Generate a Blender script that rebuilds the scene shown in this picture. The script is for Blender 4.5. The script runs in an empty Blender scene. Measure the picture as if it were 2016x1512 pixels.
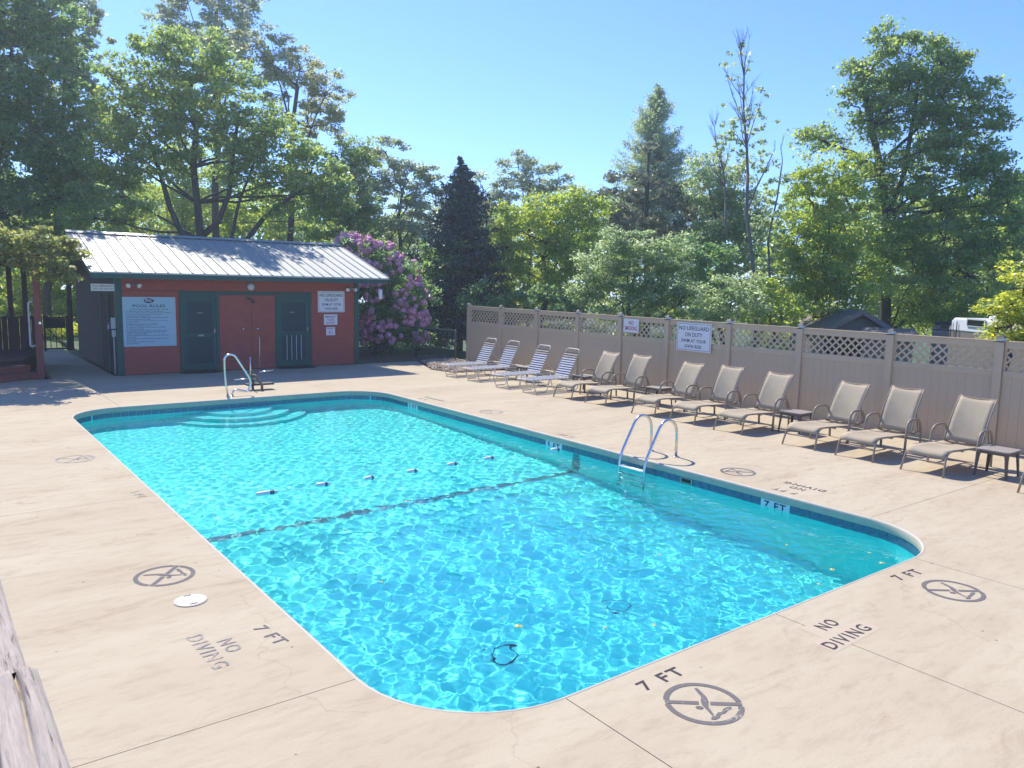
import bpy, bmesh, math, random
import numpy as np
from mathutils import Vector, Matrix

S = bpy.context.scene
C = S.collection
PI = math.pi
random.seed(7)
RNG = np.random.default_rng(11)

# ------------------------------------------------------------------ camera
CAM = Vector((0.0, 0.0, 2.7518))
FPX = 1539.99
PITCH, ROLL, YAW = [math.radians(a) for a in (7.36943, 1.30594, 37.47027)]
FWD = Vector((math.sin(YAW)*math.cos(PITCH), math.cos(YAW)*math.cos(PITCH), -math.sin(PITCH)))
_r0 = Vector((math.cos(YAW), -math.sin(YAW), 0)); _u0 = _r0.cross(FWD)
RIGHT = math.cos(ROLL)*_r0 + math.sin(ROLL)*_u0
UP = -math.sin(ROLL)*_r0 + math.cos(ROLL)*_u0
cd = bpy.data.cameras.new('camera'); co = bpy.data.objects.new('camera', cd); C.objects.link(co)
_m = Matrix((RIGHT, UP, -FWD)).transposed().to_4x4(); _m.translation = CAM; co.matrix_world = _m
cd.sensor_width = 36; cd.lens = 36*FPX/2016; cd.clip_start = 0.05; cd.clip_end = 2000
S.camera = co

# ------------------------------------------------------------------ sky, sun, exposure
SUN_AZ, SUN_EL = math.radians(7.0), math.radians(49.0)
W = bpy.data.worlds.new('World'); S.world = W; W.use_nodes = True
wn = W.node_tree; bg = wn.nodes['Background']
sk = wn.nodes.new('ShaderNodeTexSky'); sk.sky_type = 'NISHITA'; sk.sun_disc = False
sk.sun_elevation = SUN_EL; sk.sun_rotation = SUN_AZ
sk.altitude = 300; sk.air_density = 1.0; sk.dust_density = 0.1; sk.ozone_density = 3.0
tint = wn.nodes.new('ShaderNodeMixRGB'); tint.blend_type = 'MULTIPLY'; tint.inputs[0].default_value = 1; tint.inputs[2].default_value = (.52, .70, 1.18, 1)   # the clear saturated blue of that day
wn.links.new(sk.outputs[0], tint.inputs[1]); wn.links.new(tint.outputs[0], bg.inputs[0]); bg.inputs[1].default_value = 0.15
sl = bpy.data.lights.new('sun', 'SUN'); sl.energy = 4.6; sl.angle = math.radians(0.53); sl.color = (1.0, 0.93, 0.82)
so = bpy.data.objects.new('sun', sl); C.objects.link(so)
SUND = Vector((math.sin(SUN_AZ)*math.cos(SUN_EL), math.cos(SUN_AZ)*math.cos(SUN_EL), math.sin(SUN_EL)))
so.rotation_euler = SUND.to_track_quat('Z', 'Y').to_euler()
sl.cycles.is_caustics_light = True
S.view_settings.view_transform = 'Standard'; S.view_settings.look = 'None'
S.view_settings.gamma = 1; S.view_settings.exposure = 0.6
try: S.view_settings.use_curve_mapping = False
except Exception: pass
GLARE_HAZE = .0013  # density of the added veil that imitates lens glare
S.cycles.use_denoising = True
S.cycles.diffuse_bounces = 8; S.cycles.volume_bounces = 1
S.cycles.sample_clamp_indirect = 6.0
S.cycles.max_bounces = 10; S.cycles.transmission_bounces = 8; S.cycles.transparent_max_bounces = 12

# ------------------------------------------------------------------ helpers
def ray(px, py):
    px, py = float(px), float(py)
    return FWD + RIGHT*((px-1008)/FPX) - UP*((py-756)/FPX)
def at(px, py, d):
    """the place d metres (on the ground plan) from the camera in a given direction"""
    v = ray(px, py); k = float(d)/math.hypot(v.x, v.y)
    return CAM + v*k

class MB:
    def __init__(s): s.v = []; s.f = []
    def add(s, vs, fs):
        o = len(s.v); s.v += [tuple(v) for v in vs]; s.f += [tuple(i+o for i in f) for f in fs]; return s
    def box(s, x0, x1, y0, y1, z0, z1, M=None):
        vs = [Vector(p) for p in ((x0,y0,z0),(x1,y0,z0),(x1,y1,z0),(x0,y1,z0),(x0,y0,z1),(x1,y0,z1),(x1,y1,z1),(x0,y1,z1))]
        if M is not None: vs = [M @ v for v in vs]
        return s.add(vs, [(3,2,1,0),(4,5,6,7),(0,1,5,4),(1,2,6,5),(2,3,7,6),(3,0,4,7)])
    def bar(s, a, b, w, h, up=(0,0,1)):
        a, b = Vector(a), Vector(b); d = (b-a).normalized(); u = Vector(up)
        if abs(d.dot(u)) > .98: u = Vector((1,0,0))
        x = d.cross(u).normalized(); y = x.cross(d).normalized()
        vs = [p + x*sx*w/2 + y*sy*h/2 for p in (a, b) for sx, sy in ((-1,-1),(1,-1),(1,1),(-1,1))]
        return s.add(vs, [(3,2,1,0),(4,5,6,7),(0,1,5,4),(1,2,6,5),(2,3,7,6),(3,0,4,7)])
    def tube(s, pts, r, n=8, closed=False, cap=True):
        P = [Vector(p) for p in pts]; m = len(P)
        R = r if isinstance(r, (list, tuple)) else [r]*m
        prev = None; rings = []
        for i in range(m):
            if closed: t = (P[(i+1) % m]-P[i-1])
            else: t = P[min(i+1, m-1)]-P[max(i-1, 0)]
            t = t.normalized() if t.length > 1e-9 else Vector((0,0,1))
            if prev is None:
                prev = t.orthogonal().normalized()
            x = (prev - t*prev.dot(t)); x = x.normalized() if x.length > 1e-6 else t.orthogonal().normalized()
            prev = x; y = t.cross(x)
            rings.append([P[i] + (x*math.cos(2*PI*k/n)+y*math.sin(2*PI*k/n))*R[i] for k in range(n)])
        vs = [v for q in rings for v in q]; fs = []
        for i in range(m if closed else m-1):
            j = (i+1) % m
            for k in range(n):
                fs.append((i*n+k, i*n+(k+1) % n, j*n+(k+1) % n, j*n+k))
        if cap and not closed:
            fs.append(tuple(range(n-1, -1, -1))); fs.append(tuple((m-1)*n+k for k in range(n)))
        return s.add(vs, fs)
    def prism(s, pts, z0, z1):
        n = len(pts)
        vs = [(p[0], p[1], z0) for p in pts]+[(p[0], p[1], z1) for p in pts]
        fs = [tuple(range(n-1, -1, -1)), tuple(range(n, 2*n))]
        fs += [(i, (i+1) % n, (i+1) % n+n, i+n) for i in range(n)]
        return s.add(vs, fs)
    def lathe(s, prof, n=14, M=None):
        vs = []; fs = []
        for r, z in prof:
            for k in range(n):
                v = Vector((r*math.cos(2*PI*k/n), r*math.sin(2*PI*k/n), z)); vs.append(M @ v if M else v)
        for i in range(len(prof)-1):
            for k in range(n): fs.append((i*n+k, i*n+(k+1) % n, (i+1)*n+(k+1) % n, (i+1)*n+k))
        fs.append(tuple(range(n-1, -1, -1))); fs.append(tuple((len(prof)-1)*n+k for k in range(n)))
        return s.add(vs, fs)
    def xf(s, M):
        s.v = [tuple(M @ Vector(v)) for v in s.v]; return s
    def mesh(s, name, mat, smooth=False):
        me = bpy.data.meshes.new(name); me.from_pydata(s.v, [], s.f)
        if mat: me.materials.append(mat)
        if smooth: me.shade_smooth()
        return me
    def build(s, name, mat, parent=None, smooth=False, bevel=0):
        return link(name, s.mesh(name, mat, smooth), parent, bevel)

def link(name, me, parent=None, bevel=0):
    o = bpy.data.objects.new(name, me); C.objects.link(o)
    if parent: o.parent = parent
    if bevel:
        m = o.modifiers.new('bevel', 'BEVEL'); m.width = bevel; m.segments = 2; m.limit_method = 'ANGLE'
    return o
def tag(o, label=None, cat=None, group=None, kind=None):
    if label: o['label'] = label
    if cat: o['category'] = cat
    if group: o['group'] = group
    if kind: o['kind'] = kind
    return o
def empty(name, loc=(0,0,0), rz=0, label=None, cat=None, group=None):
    o = bpy.data.objects.new(name, None); C.objects.link(o); o.location = loc; o.rotation_euler = (0,0,rz)
    o.empty_display_size = .1
    return tag(o, label, cat, group)
def kids(o): return [c for c in o.children]
def copy_tree(o, parent=None):
    c = o.copy(); C.objects.link(c)
    if parent: c.parent = parent
    for ch in kids(o): copy_tree(ch, c)
    return c
def wet(o):
    try: o.cycles.is_caustics_receiver = True
    except Exception: pass
    return o
def bez(p, n=6):
    """round the corners of a polyline: p = [(point, radius), ...]"""
    out = []
    for i, (q, r) in enumerate(p):
        q = Vector(q)
        if r == 0 or i in (0, len(p)-1): out.append(q); continue
        a = (Vector(p[i-1][0])-q); b = (Vector(p[i+1][0])-q)
        ra = min(r, a.length*.49); rb = min(r, b.length*.49)
        A = q+a.normalized()*ra; B = q+b.normalized()*rb
        for k in range(n+1):
            t = k/n; out.append(A*(1-t)**2+q*2*t*(1-t)+B*t*t)
    return out

# ------------------------------------------------------------------ materials
def nm(name):
    m = bpy.data.materials.new(name); m.use_nodes = True
    return m, m.node_tree, m.node_tree.nodes['Principled BSDF']
def N(nt, t, **k):
    n = nt.nodes.new(t)
    for a, b in k.items():
        if a in n.inputs: n.inputs[a].default_value = b
        else: setattr(n, a, b)
    return n
def ramp(nt, fac, stops):
    r = nt.nodes.new('ShaderNodeValToRGB'); e = r.color_ramp.elements
    while len(e) < len(stops): e.new(.5)
    for el, (p, c) in zip(e, stops): el.position = p; el.color = (*c, 1) if len(c) == 3 else c
    nt.links.new(fac, r.inputs[0]); return r
def mul(c, k): return tuple(min(1, x*k) for x in c)
def mat(name, c, rough=.6, var=.12, scale=6, bump=0, bscale=60, metal=0, spec=.4, stretch=(1,1,1), island=0):
    m, nt, b = nm(name)
    b.inputs['Roughness'].default_value = rough; b.inputs['Metallic'].default_value = metal
    b.inputs['Specular IOR Level'].default_value = spec
    tc = N(nt, 'ShaderNodeTexCoord'); mp = N(nt, 'ShaderNodeMapping'); mp.inputs['Scale'].default_value = stretch
    nt.links.new(tc.outputs['Object'], mp.inputs[0])
    no = N(nt, 'ShaderNodeTexNoise', Scale=scale, Detail=6, Roughness=.6); nt.links.new(mp.outputs[0], no.inputs['Vector'])
    r = ramp(nt, no.outputs[0], [(.25, mul(c, 1-var)), (.5, c), (.75, mul(c, 1+var))])
    out = r.outputs[0]
    if island:
        g = N(nt, 'ShaderNodeNewGeometry'); hs = N(nt, 'ShaderNodeHueSaturation')
        mr = N(nt, 'ShaderNodeMapRange'); mr.inputs[3].default_value = 1-island; mr.inputs[4].default_value = 1+island
        nt.links.new(g.outputs['Random Per Island'], mr.inputs[0]); nt.links.new(mr.outputs[0], hs.inputs['Value'])
        nt.links.new(out, hs.inputs['Color']); out = hs.outputs[0]
    nt.links.new(out, b.inputs['Base Color'])
    if bump:
        n2 = N(nt, 'ShaderNodeTexNoise', Scale=bscale, Detail=5); nt.links.new(mp.outputs[0], n2.inputs['Vector'])
        bp = N(nt, 'ShaderNodeBump', Strength=bump, Distance=.01); nt.links.new(n2.outputs[0], bp.inputs['Height'])
        nt.links.new(bp.outputs[0], b.inputs['Normal'])
    return m
def leafmat(name, c, trans=.45, hue=.03, val=.35, c2=None):
    """leaf colour varies from leaf to leaf; part of the light goes through the leaf"""
    m = bpy.data.materials.new(name); m.use_nodes = True; nt = m.node_tree; nt.nodes.clear()
    g = N(nt, 'ShaderNodeNewGeometry')
    c2 = c2 or (c[0]*1.5, c[1]*1.25, c[2]*.9)
    r = ramp(nt, g.outputs['Random Per Island'], [(0, mul(c, 1-val)), (.45, c), (1, c2)])
    d = N(nt, 'ShaderNodeBsdfDiffuse'); t = N(nt, 'ShaderNodeBsdfTranslucent'); gl = N(nt, 'ShaderNodeBsdfGlossy', Roughness=.42)
    gl.inputs['Color'].default_value = (.9, .95, 1, 1)
    hs = N(nt, 'ShaderNodeHueSaturation', Hue=.49, Saturation=1.05, Value=2.3)
    nt.links.new(r.outputs[0], d.inputs[0]); nt.links.new(r.outputs[0], hs.inputs['Color']); nt.links.new(hs.outputs[0], t.inputs[0])
    mx = N(nt, 'ShaderNodeMixShader'); mx.inputs[0].default_value = trans
    nt.links.new(d.outputs[0], mx.inputs[1]); nt.links.new(t.outputs[0], mx.inputs[2])
    m2 = N(nt, 'ShaderNodeMixShader'); m2.inputs[0].default_value = .06
    nt.links.new(mx.outputs[0], m2.inputs[1]); nt.links.new(gl.outputs[0], m2.inputs[2])
    o = N(nt, 'ShaderNodeOutputMaterial'); nt.links.new(m2.outputs[0], o.inputs[0])
    return m

def concrete():
    m, nt, b = nm('deck_concrete')
    b.inputs['Roughness'].default_value = .88; b.inputs['Specular IOR Level'].default_value = .15
    g = N(nt, 'ShaderNodeNewGeometry')
    mp = N(nt, 'ShaderNodeMapping'); mp.inputs['Scale'].default_value = (.55, 1.6, 1); mp.inputs['Rotation'].default_value = (0, 0, .5)
    nt.links.new(g.outputs['Position'], mp.inputs[0])
    big = N(nt, 'ShaderNodeTexNoise', Scale=.7, Detail=7, Roughness=.62, Distortion=.6); nt.links.new(mp.outputs[0], big.inputs['Vector'])
    r = ramp(nt, big.outputs[0], [(.24, (.385, .302, .202)), (.38, (.455, .378, .261)), (.56, (.488, .417, .293)), (.74, (.512, .443, .318))])
    mid = N(nt, 'ShaderNodeTexNoise', Scale=5.5, Detail=8, Roughness=.7); nt.links.new(mp.outputs[0], mid.inputs['Vector'])
    r2 = ramp(nt, mid.outputs[0], [(.3, (.86, .84, .82)), (.52, (1, 1, 1)), (.75, (1.0, 1.0, 1.0))])
    mx = N(nt, 'ShaderNodeMixRGB', blend_type='MULTIPLY'); mx.inputs[0].default_value = .9
    nt.links.new(r.outputs[0], mx.inputs[1]); nt.links.new(r2.outputs[0], mx.inputs[2])
    # brown water stains, patches with their own outline
    st = N(nt, 'ShaderNodeTexNoise', Scale=1.3, Detail=9, Roughness=.72, Distortion=1.2); nt.links.new(mp.outputs[0], st.inputs['Vector'])
    sr = ramp(nt, st.outputs[0], [(.56, (0, 0, 0)), (.68, (.55, .55, .55)), (.8, (.2, .2, .2))])
    m3 = N(nt, 'ShaderNodeMixRGB', blend_type='MIX'); nt.links.new(sr.outputs[0], m3.inputs[0])
    nt.links.new(mx.outputs[0], m3.inputs[1]); m3.inputs[2].default_value = (.335, .242, .165, 1)
    # wandering hairline cracks and grit
    ck = N(nt, 'ShaderNodeTexVoronoi', Scale=.33, feature='DISTANCE_TO_EDGE')
    wv = N(nt, 'ShaderNodeTexNoise', Scale=1.7, Detail=6); nt.links.new(g.outputs['Position'], wv.inputs['Vector'])
    va = N(nt, 'ShaderNodeVectorMath', operation='MULTIPLY_ADD'); va.inputs[1].default_value = (.9, .9, 0)
    nt.links.new(wv.outputs['Color'], va.inputs[0]); nt.links.new(g.outputs['Position'], va.inputs[2]); nt.links.new(va.outputs[0], ck.inputs['Vector'])
    cr = ramp(nt, ck.outputs['Distance'], [(0, (.45, .38, .3)), (.0016, (.7, .64, .56)), (.004, (1, 1, 1))])
    gr = N(nt, 'ShaderNodeTexNoise', Scale=95, Detail=5, Roughness=.85); nt.links.new(g.outputs['Position'], gr.inputs['Vector'])
    gq = ramp(nt, gr.outputs[0], [(.32, (.72, .68, .63)), (.47, (1, 1, 1)), (.7, (1.0, 1.0, 1.0))])
    ma = N(nt, 'ShaderNodeMixRGB', blend_type='MULTIPLY'); ma.inputs[0].default_value = .22; nt.links.new(m3.outputs[0], ma.inputs[1]); nt.links.new(cr.outputs[0], ma.inputs[2])
    mb_ = N(nt, 'ShaderNodeMixRGB', blend_type='MULTIPLY'); mb_.inputs[0].default_value = .45; nt.links.new(ma.outputs[0], mb_.inputs[1]); nt.links.new(gq.outputs[0], mb_.inputs[2]); m3 = mb_
    # small pits
    vo = N(nt, 'ShaderNodeTexVoronoi', Scale=3.1); nt.links.new(g.outputs['Position'], vo.inputs['Vector'])
    vr = ramp(nt, vo.outputs['Distance'], [(.0, (.25, .2, .16)), (.028, (.3, .25, .2)), (.04, (1, 1, 1))])
    m4 = N(nt, 'ShaderNodeMixRGB', blend_type='MULTIPLY'); m4.inputs[0].default_value = .8
    nt.links.new(m3.outputs[0], m4.inputs[1]); nt.links.new(vr.outputs[0], m4.inputs[2])
    nt.links.new(m4.outputs[0], b.inputs['Base Color'])
    fi = N(nt, 'ShaderNodeTexNoise', Scale=55, Detail=8, Roughness=.7); nt.links.new(g.outputs['Position'], fi.inputs['Vector'])
    ad = N(nt, 'ShaderNodeMath', operation='MULTIPLY_ADD'); ad.inputs[1].default_value = .8
    nt.links.new(fi.outputs[0], ad.inputs[0]); nt.links.new(mid.outputs[0], ad.inputs[2])
    bp = N(nt, 'ShaderNodeBump', Strength=.35, Distance=.012); nt.links.new(ad.outputs[0], bp.inputs['Height']); nt.links.new(bp.outputs[0], b.inputs['Normal'])
    return m

def watermat():
    m = bpy.data.materials.new('pool_water'); m.use_nodes = True; nt = m.node_tree; nt.nodes.clear()
    g = N(nt, 'ShaderNodeBsdfGlass', IOR=1.33, Roughness=0.0); g.inputs['Color'].default_value = (.92, .99, 1, 1)
    o = N(nt, 'ShaderNodeOutputMaterial'); nt.links.new(g.outputs[0], o.inputs[0]); return m

M = dict(
    deck=concrete(),
    joint=mat('joint_sand', (.20, .165, .125), .9),
    coping=mat('coping_cream', (.47, .415, .32), .6, .06, 8, .1, 120),
    plaster=mat('pool_plaster', (.11, .85, .80), .6, .05, 3),
    tile=mat('pool_tile_blue', (.045, .15, .22), .22, .35, 9, .15, 40, spec=.6),
    tilew=mat('pool_tile_white', (.72, .74, .74), .3, .04),
    grout=mat('tile_grout', (.42, .48, .48), .8),
    dark=mat('black_rubber', (.012, .014, .018), .6),
    stripe=mat('stripe_navy', (.08, .22, .27), .5),
    steel=mat('stainless_steel', (.66, .66, .64), .22, .08, 14, 0, 60, metal=1),
    lid=mat('lid_plastic', (.50, .475, .44), .5, .06),
    bandgrey=mat('band_grey', (.10, .15, .19), .5),
    white=mat('white_plastic', (.78, .78, .76), .4, .03),
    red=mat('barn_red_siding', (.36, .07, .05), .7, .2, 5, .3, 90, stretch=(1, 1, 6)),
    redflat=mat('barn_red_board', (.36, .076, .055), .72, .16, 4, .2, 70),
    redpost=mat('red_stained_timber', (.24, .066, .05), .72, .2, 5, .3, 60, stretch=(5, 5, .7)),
    redshade=mat('shade_dark_red', (.05, .017, .018), .75, .2, 5, .3, 60),  # dark red with the shade of the bath house side wall put in
    green=mat('dark_green_trim', (.012, .072, .060), .55, .14, 5, .12, 80),
    screen=mat('screen_mesh', (.02, .045, .055), .7, .1, 30),
    roof=mat('pale_metal_roof', (.32, .34, .295), .5, .07, 2.5, .05, 20, metal=.08, spec=.5),
    gutter=mat('gutter_pale', (.5, .52, .5), .4),
    navy=mat('navy_ink', (.022, .03, .06), .6),
    redink=mat('red_ink', (.42, .05, .06), .6),
    signw=mat('sign_white', (.72, .73, .72), .45, .03),
    signb=mat('sign_pale_blue', (.36, .52, .56), .5, .03),
    vinyl=mat('tan_vinyl', (.545, .42, .275), .5, .07, 1.6, .05, 30),
    capdark=mat('cap_dark', (.05, .045, .04), .65),
    glass=mat('lamp_glass', (.6, .62, .6), .15, .05, spec=.8),
    frame=mat('bronze_frame', (.30, .235, .165), .45, .12, 20, metal=.05),
    sling=mat('sling_taupe', (.37, .305, .205), .75, .16, 2.2, .2, 260),
    strapw=mat('strap_white', (.66, .67, .68), .5, .08, 5),
    strapn=mat('strap_navy', (.025, .035, .07), .5, .1, 5),
    strapt=mat('strap_tan', (.55, .45, .33), .5, .1, 5),
    framew=mat('frame_almond', (.62, .55, .45), .4, .1, 9),
    resin=mat('resin_brown', (.12, .09, .068), .6, .15, 8),
    resintop=mat('resin_top', (.28, .245, .20), .6, .15, 5, .2, 60),
    paint=mat('marking_grey', (.235, .215, .235), .8, .22, 22, .1, 80),
    paintd=mat('marking_dark', (.085, .07, .085), .8, .4, 26, .1, 80),
    paintf=mat('marking_faded', (.33, .31, .36), .8, .35, 40),
    pale=mat('marking_pale_patch', (.475, .392, .278), .88, .05, 12),
    bark=mat('bark', (.075, .06, .05), .9, .35, 9, .8, 30, stretch=(1, 1, .3)),
    barkl=mat('bark_pale', (.17, .15, .13), .9, .3, 9, .6, 30, stretch=(1, 1, .3)),
    soil=mat('soil', (.085, .065, .048), .95, .4, 1.5, .6, 12),
    mulch=mat('mulch_bed', (.12, .085, .06), .95, .45, 9, .8, 40),
    pebble=mat('pebble', (.40, .315, .23), .85, .2, 5, .2, 50, island=.45),
    wire=mat('galvanised_wire', (.12, .13, .14), .45, metal=.6),
    asphalt=mat('shingle_grey', (.16, .145, .135), .9, .3, 10, .4, 60),
    greywall=mat('grey_siding', (.20, .175, .145), .8, .12, 4),
    rvwhite=mat('gelcoat_white', (.8, .8, .79), .3, .03),
    blackglass=mat('dark_window', (.02, .022, .025), .15, .05, spec=.7),
    petal=mat('petal_mauve', (.70, .28, .38), .6, .25, 10, .4, 60, island=.3),
    leafy=mat('fallen_leaf_yellow', (.55, .45, .10), .6, .2, 30),
)
def wood_weathered():
    m, nt, b = nm('weathered_timber'); b.inputs['Roughness'].default_value = .92; b.inputs['Specular IOR Level'].default_value = .1
    tc = N(nt, 'ShaderNodeTexCoord'); mp = N(nt, 'ShaderNodeMapping'); mp.inputs['Scale'].default_value = (150, 9.0, 110)
    nt.links.new(tc.outputs['Object'], mp.inputs[0])
    n1 = N(nt, 'ShaderNodeTexNoise', Scale=1.0, Detail=10, Roughness=.72, Distortion=.5); nt.links.new(mp.outputs[0], n1.inputs['Vector'])
    r = ramp(nt, n1.outputs[0], [(.29, (.02, .017, .016)), (.36, (.16, .14, .125)), (.43, (.35, .30, .245)), (.62, (.46, .405, .345))])
    nt.links.new(r.outputs[0], b.inputs['Base Color'])
    bp = N(nt, 'ShaderNodeBump', Strength=.45, Distance=.003); nt.links.new(n1.outputs[0], bp.inputs['Height']); nt.links.new(bp.outputs[0], b.inputs['Normal'])
    return m
def paintmat(name, c, wear):
    # stencil paint, chipped so that the concrete shows through
    m, nt, b = nm(name); b.inputs['Roughness'].default_value = .85; b.inputs['Specular IOR Level'].default_value = .15
    g = N(nt, 'ShaderNodeNewGeometry')
    a = N(nt, 'ShaderNodeTexNoise', Scale=34, Detail=9, Roughness=.75); nt.links.new(g.outputs['Position'], a.inputs['Vector'])
    l = N(nt, 'ShaderNodeTexNoise', Scale=5, Detail=5); nt.links.new(g.outputs['Position'], l.inputs['Vector'])
    ad = N(nt, 'ShaderNodeMath', operation='MULTIPLY_ADD'); ad.inputs[1].default_value = .6
    nt.links.new(l.outputs[0], ad.inputs[0]); nt.links.new(a.outputs[0], ad.inputs[2])
    r = ramp(nt, ad.outputs[0], [(wear-.06, mul(c, .9)), (wear, mul(c, 1.1)), (wear+.05, (.43, .365, .265)), (1, (.46, .395, .29))])
    nt.links.new(r.outputs[0], b.inputs['Base Color']); return m
M['paint'] = paintmat('marking_grey', (.17, .155, .15), .93); M['paintd'] = paintmat('marking_dark', (.075, .06, .07), .96); M['paintf'] = paintmat('marking_faded', (.25, .23, .225), .80)
M['timber'] = wood_weathered()
M['water'] = watermat()

def text_mesh(body, w, h, mat_, depth=.002, spacing=1.0, bold=0.0, align='CENTER', line=1.0):
    """lettering as a mesh in the XY plane, fitted to w x h and centred on the origin"""
    cu = bpy.data.curves.new('lettering', 'FONT'); cu.body = body; cu.align_x = align; cu.extrude = .01
    cu.space_character = spacing; cu.space_line = line; cu.offset = bold; cu.resolution_u = 3
    o = bpy.data.objects.new('lettering', cu); C.objects.link(o); bpy.context.view_layer.update()
    me = bpy.data.meshes.new_from_object(o.evaluated_get(bpy.context.evaluated_depsgraph_get()))
    bpy.data.objects.remove(o); bpy.data.curves.remove(cu)
    n = len(me.vertices); a = np.empty(n*3, np.float32); me.vertices.foreach_get('co', a); a = a.reshape(-1, 3)
    lo, hi = a.min(0), a.max(0); ext = np.maximum(hi-lo, 1e-6)
    k = np.array([w/ext[0], (h/ext[1]) if h else w/ext[0], depth/ext[2]])
    a = (a-(lo+hi)/2)*k
    me.vertices.foreach_set('co', a.ravel()); me.materials.clear(); me.materials.append(mat_); me.update()
    return me
def place(o, loc, right, up):
    r = Vector(right).normalized(); u = Vector(up).normalized(); n = r.cross(u)
    m = Matrix((r, u, n)).transposed().to_4x4(); m.translation = loc; o.matrix_local = m; return o

# ------------------------------------------------------------------ terrain
def ground_z(x, y):
    t = min(1, max(0, (x-17)/16)); t = t*t*(3-2*t)
    return -.14-2.5*t
g = MB(); xs = [-160, -100, -60, -25] + [x for x in range(-14, 61, 3)] + [80, 110, 160]; ys = [-120, -80, -40] + [y for y in range(-20, 71, 4)] + [95, 130, 170]
PX0, PX1, PY0, PY1, PR = 2.302, 9.17, 3.675, 17.76, 1.02
vs = [(x, y, ground_z(x, y)) for x in xs for y in ys]
fs = []
for i in range(len(xs)-1):
    for j in range(len(ys)-1):
        if -14 <= xs[i] and xs[i+1] <= 16 and -8 <= ys[j] and ys[j+1] <= 24: continue   # under the deck
        a = i*len(ys)+j; fs.append((a, a+len(ys), a+len(ys)+1, a+1))
g.add(vs, fs)
grassm = mat('lawn_grass', (.055, .095, .025), .9, .4, .8, .7, 25)
tag(g.build('ground', grassm), kind='structure')

# ------------------------------------------------------------------ pool shell
def outline(off=0, n=10):
    """rounded rectangle of the pool, counter-clockwise, grown outwards by off; starts on the near side"""
    r = PR+off; p = []
    for cx, cy, a0 in ((PX1-PR, PY0+PR, -90), (PX1-PR, PY1-PR, 0), (PX0+PR, PY1-PR, 90), (PX0+PR, PY0+PR, 180)):
        for k in range(n+1):
            a = math.radians(a0+90*k/n); p.append((cx+r*math.cos(a), cy+r*math.sin(a)))
    return p
WZ = -.20
def depth(y):
    if y > 10.4: return 1.0+(17.75-y)/(17.75-10.4)*.42
    if y > 7.6: return 1.42+(10.4-y)/2.8*.6
    return 2.02
pool = empty('swimming_pool', (0,0,0)); tag(pool, kind='structure')
bm = bmesh.new()
ol = outline(0, 12); f0 = bm.faces.new([bm.verts.new((x, y, 0)) for x, y in ol])
for yy in (5.5, 7.6, 9, 10.4, 12, 14, 16):
    bmesh.ops.bisect_plane(bm, geom=bm.verts[:]+bm.edges[:]+bm.faces[:], plane_co=(0, yy, 0), plane_no=(0, 1, 0))
for v in bm.verts: v.co.z = -depth(v.co.y)
me = bpy.data.meshes.new('pool_floor'); bm.to_mesh(me); bm.free(); me.materials.append(M['plaster'])
wet(link('pool_floor', me, pool))
wb = MB(); no = len(ol)
ztop = -.118
# walls follow the floor; split along the length so that slope changes are kept
pts = []
for i in range(no):
    a, b = ol[i], ol[(i+1) % no]; k = max(1, int(math.dist(a, b)/.7))
    pts += [(a[0]+(b[0]-a[0])*t/k, a[1]+(b[1]-a[1])*t/k) for t in range(k)]
n = len(pts)
wb.add([(x, y, ztop) for x, y in pts]+[(x, y, -depth(y)) for x, y in pts], [(i, i+n, (i+1) % n+n, (i+1) % n) for i in range(n)])
wet(wb.build('pool_wall', M['plaster'], pool))
# water-line tiles, one by one
per = []
acc = 0
for i in range(n):
    a, b = pts[i], pts[(i+1) % n]; per.append((acc, a, b)); acc += math.dist(a, b)
def along(s):
    s %= acc
    for q in reversed(per):
        if s >= q[0]-1e-9:
            a, b = q[1], q[2]; t = (s-q[0])/math.dist(a, b)
            d = Vector((b[0]-a[0], b[1]-a[1], 0)).normalized()
            return Vector((a[0]+(b[0]-a[0])*t, a[1]+(b[1]-a[1])*t, 0)), d
NT = 268; tl = acc/NT
tmesh = MB().box(-tl/2+.003, tl/2-.003, 0, .007, -.075, .075).mesh('tile', M['tile'])
tmw = MB().box(-tl/2+.001, tl/2-.001, 0, .008, -.075, .075).mesh('tile', M['tilew'])
DEPTHS = {}
def tile_index(px, py):
    best = min(range(NT), key=lambda k: (along((k+.5)*tl)[0]-Vector((px, py, 0))).length); return best
marks = [('7 FT', 9.17, 6.02), ('5 FT', 9.17, 10.62), ('3 FT', 9.17, 15.75)]
wt = set()
for tx, mx_, my_ in marks:
    k = tile_index(mx_, my_); wt |= {k-1, k, k+1}
for k in range(NT):
    p, d = along((k+.5)*tl); inn = Vector((-d.y, d.x, 0))
    o = link('tile', tmw if k in wt else tmesh, pool); wet(o)
    o.matrix_local = Matrix(((d.x, inn.x, 0, p.x), (d.y, inn.y, 0, p.y), (0, 0, 1, -.193), (0, 0, 0, 1)))
for tx, mx_, my_ in marks:
    k = tile_index(mx_, my_); p, d = along((k+.5)*tl); inn = Vector((-d.y, d.x, 0))
    o = link('depth_lettering', text_mesh(tx, .34, .105, M['navy'], .002, 1.15, .015), pool); wet(o)
    place(o, p+inn*.0105+Vector((0, 0, -.185)), -d, (0, 0, 1)); o['label'] = 'navy %s depth lettering on white tiles' % tx
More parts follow.
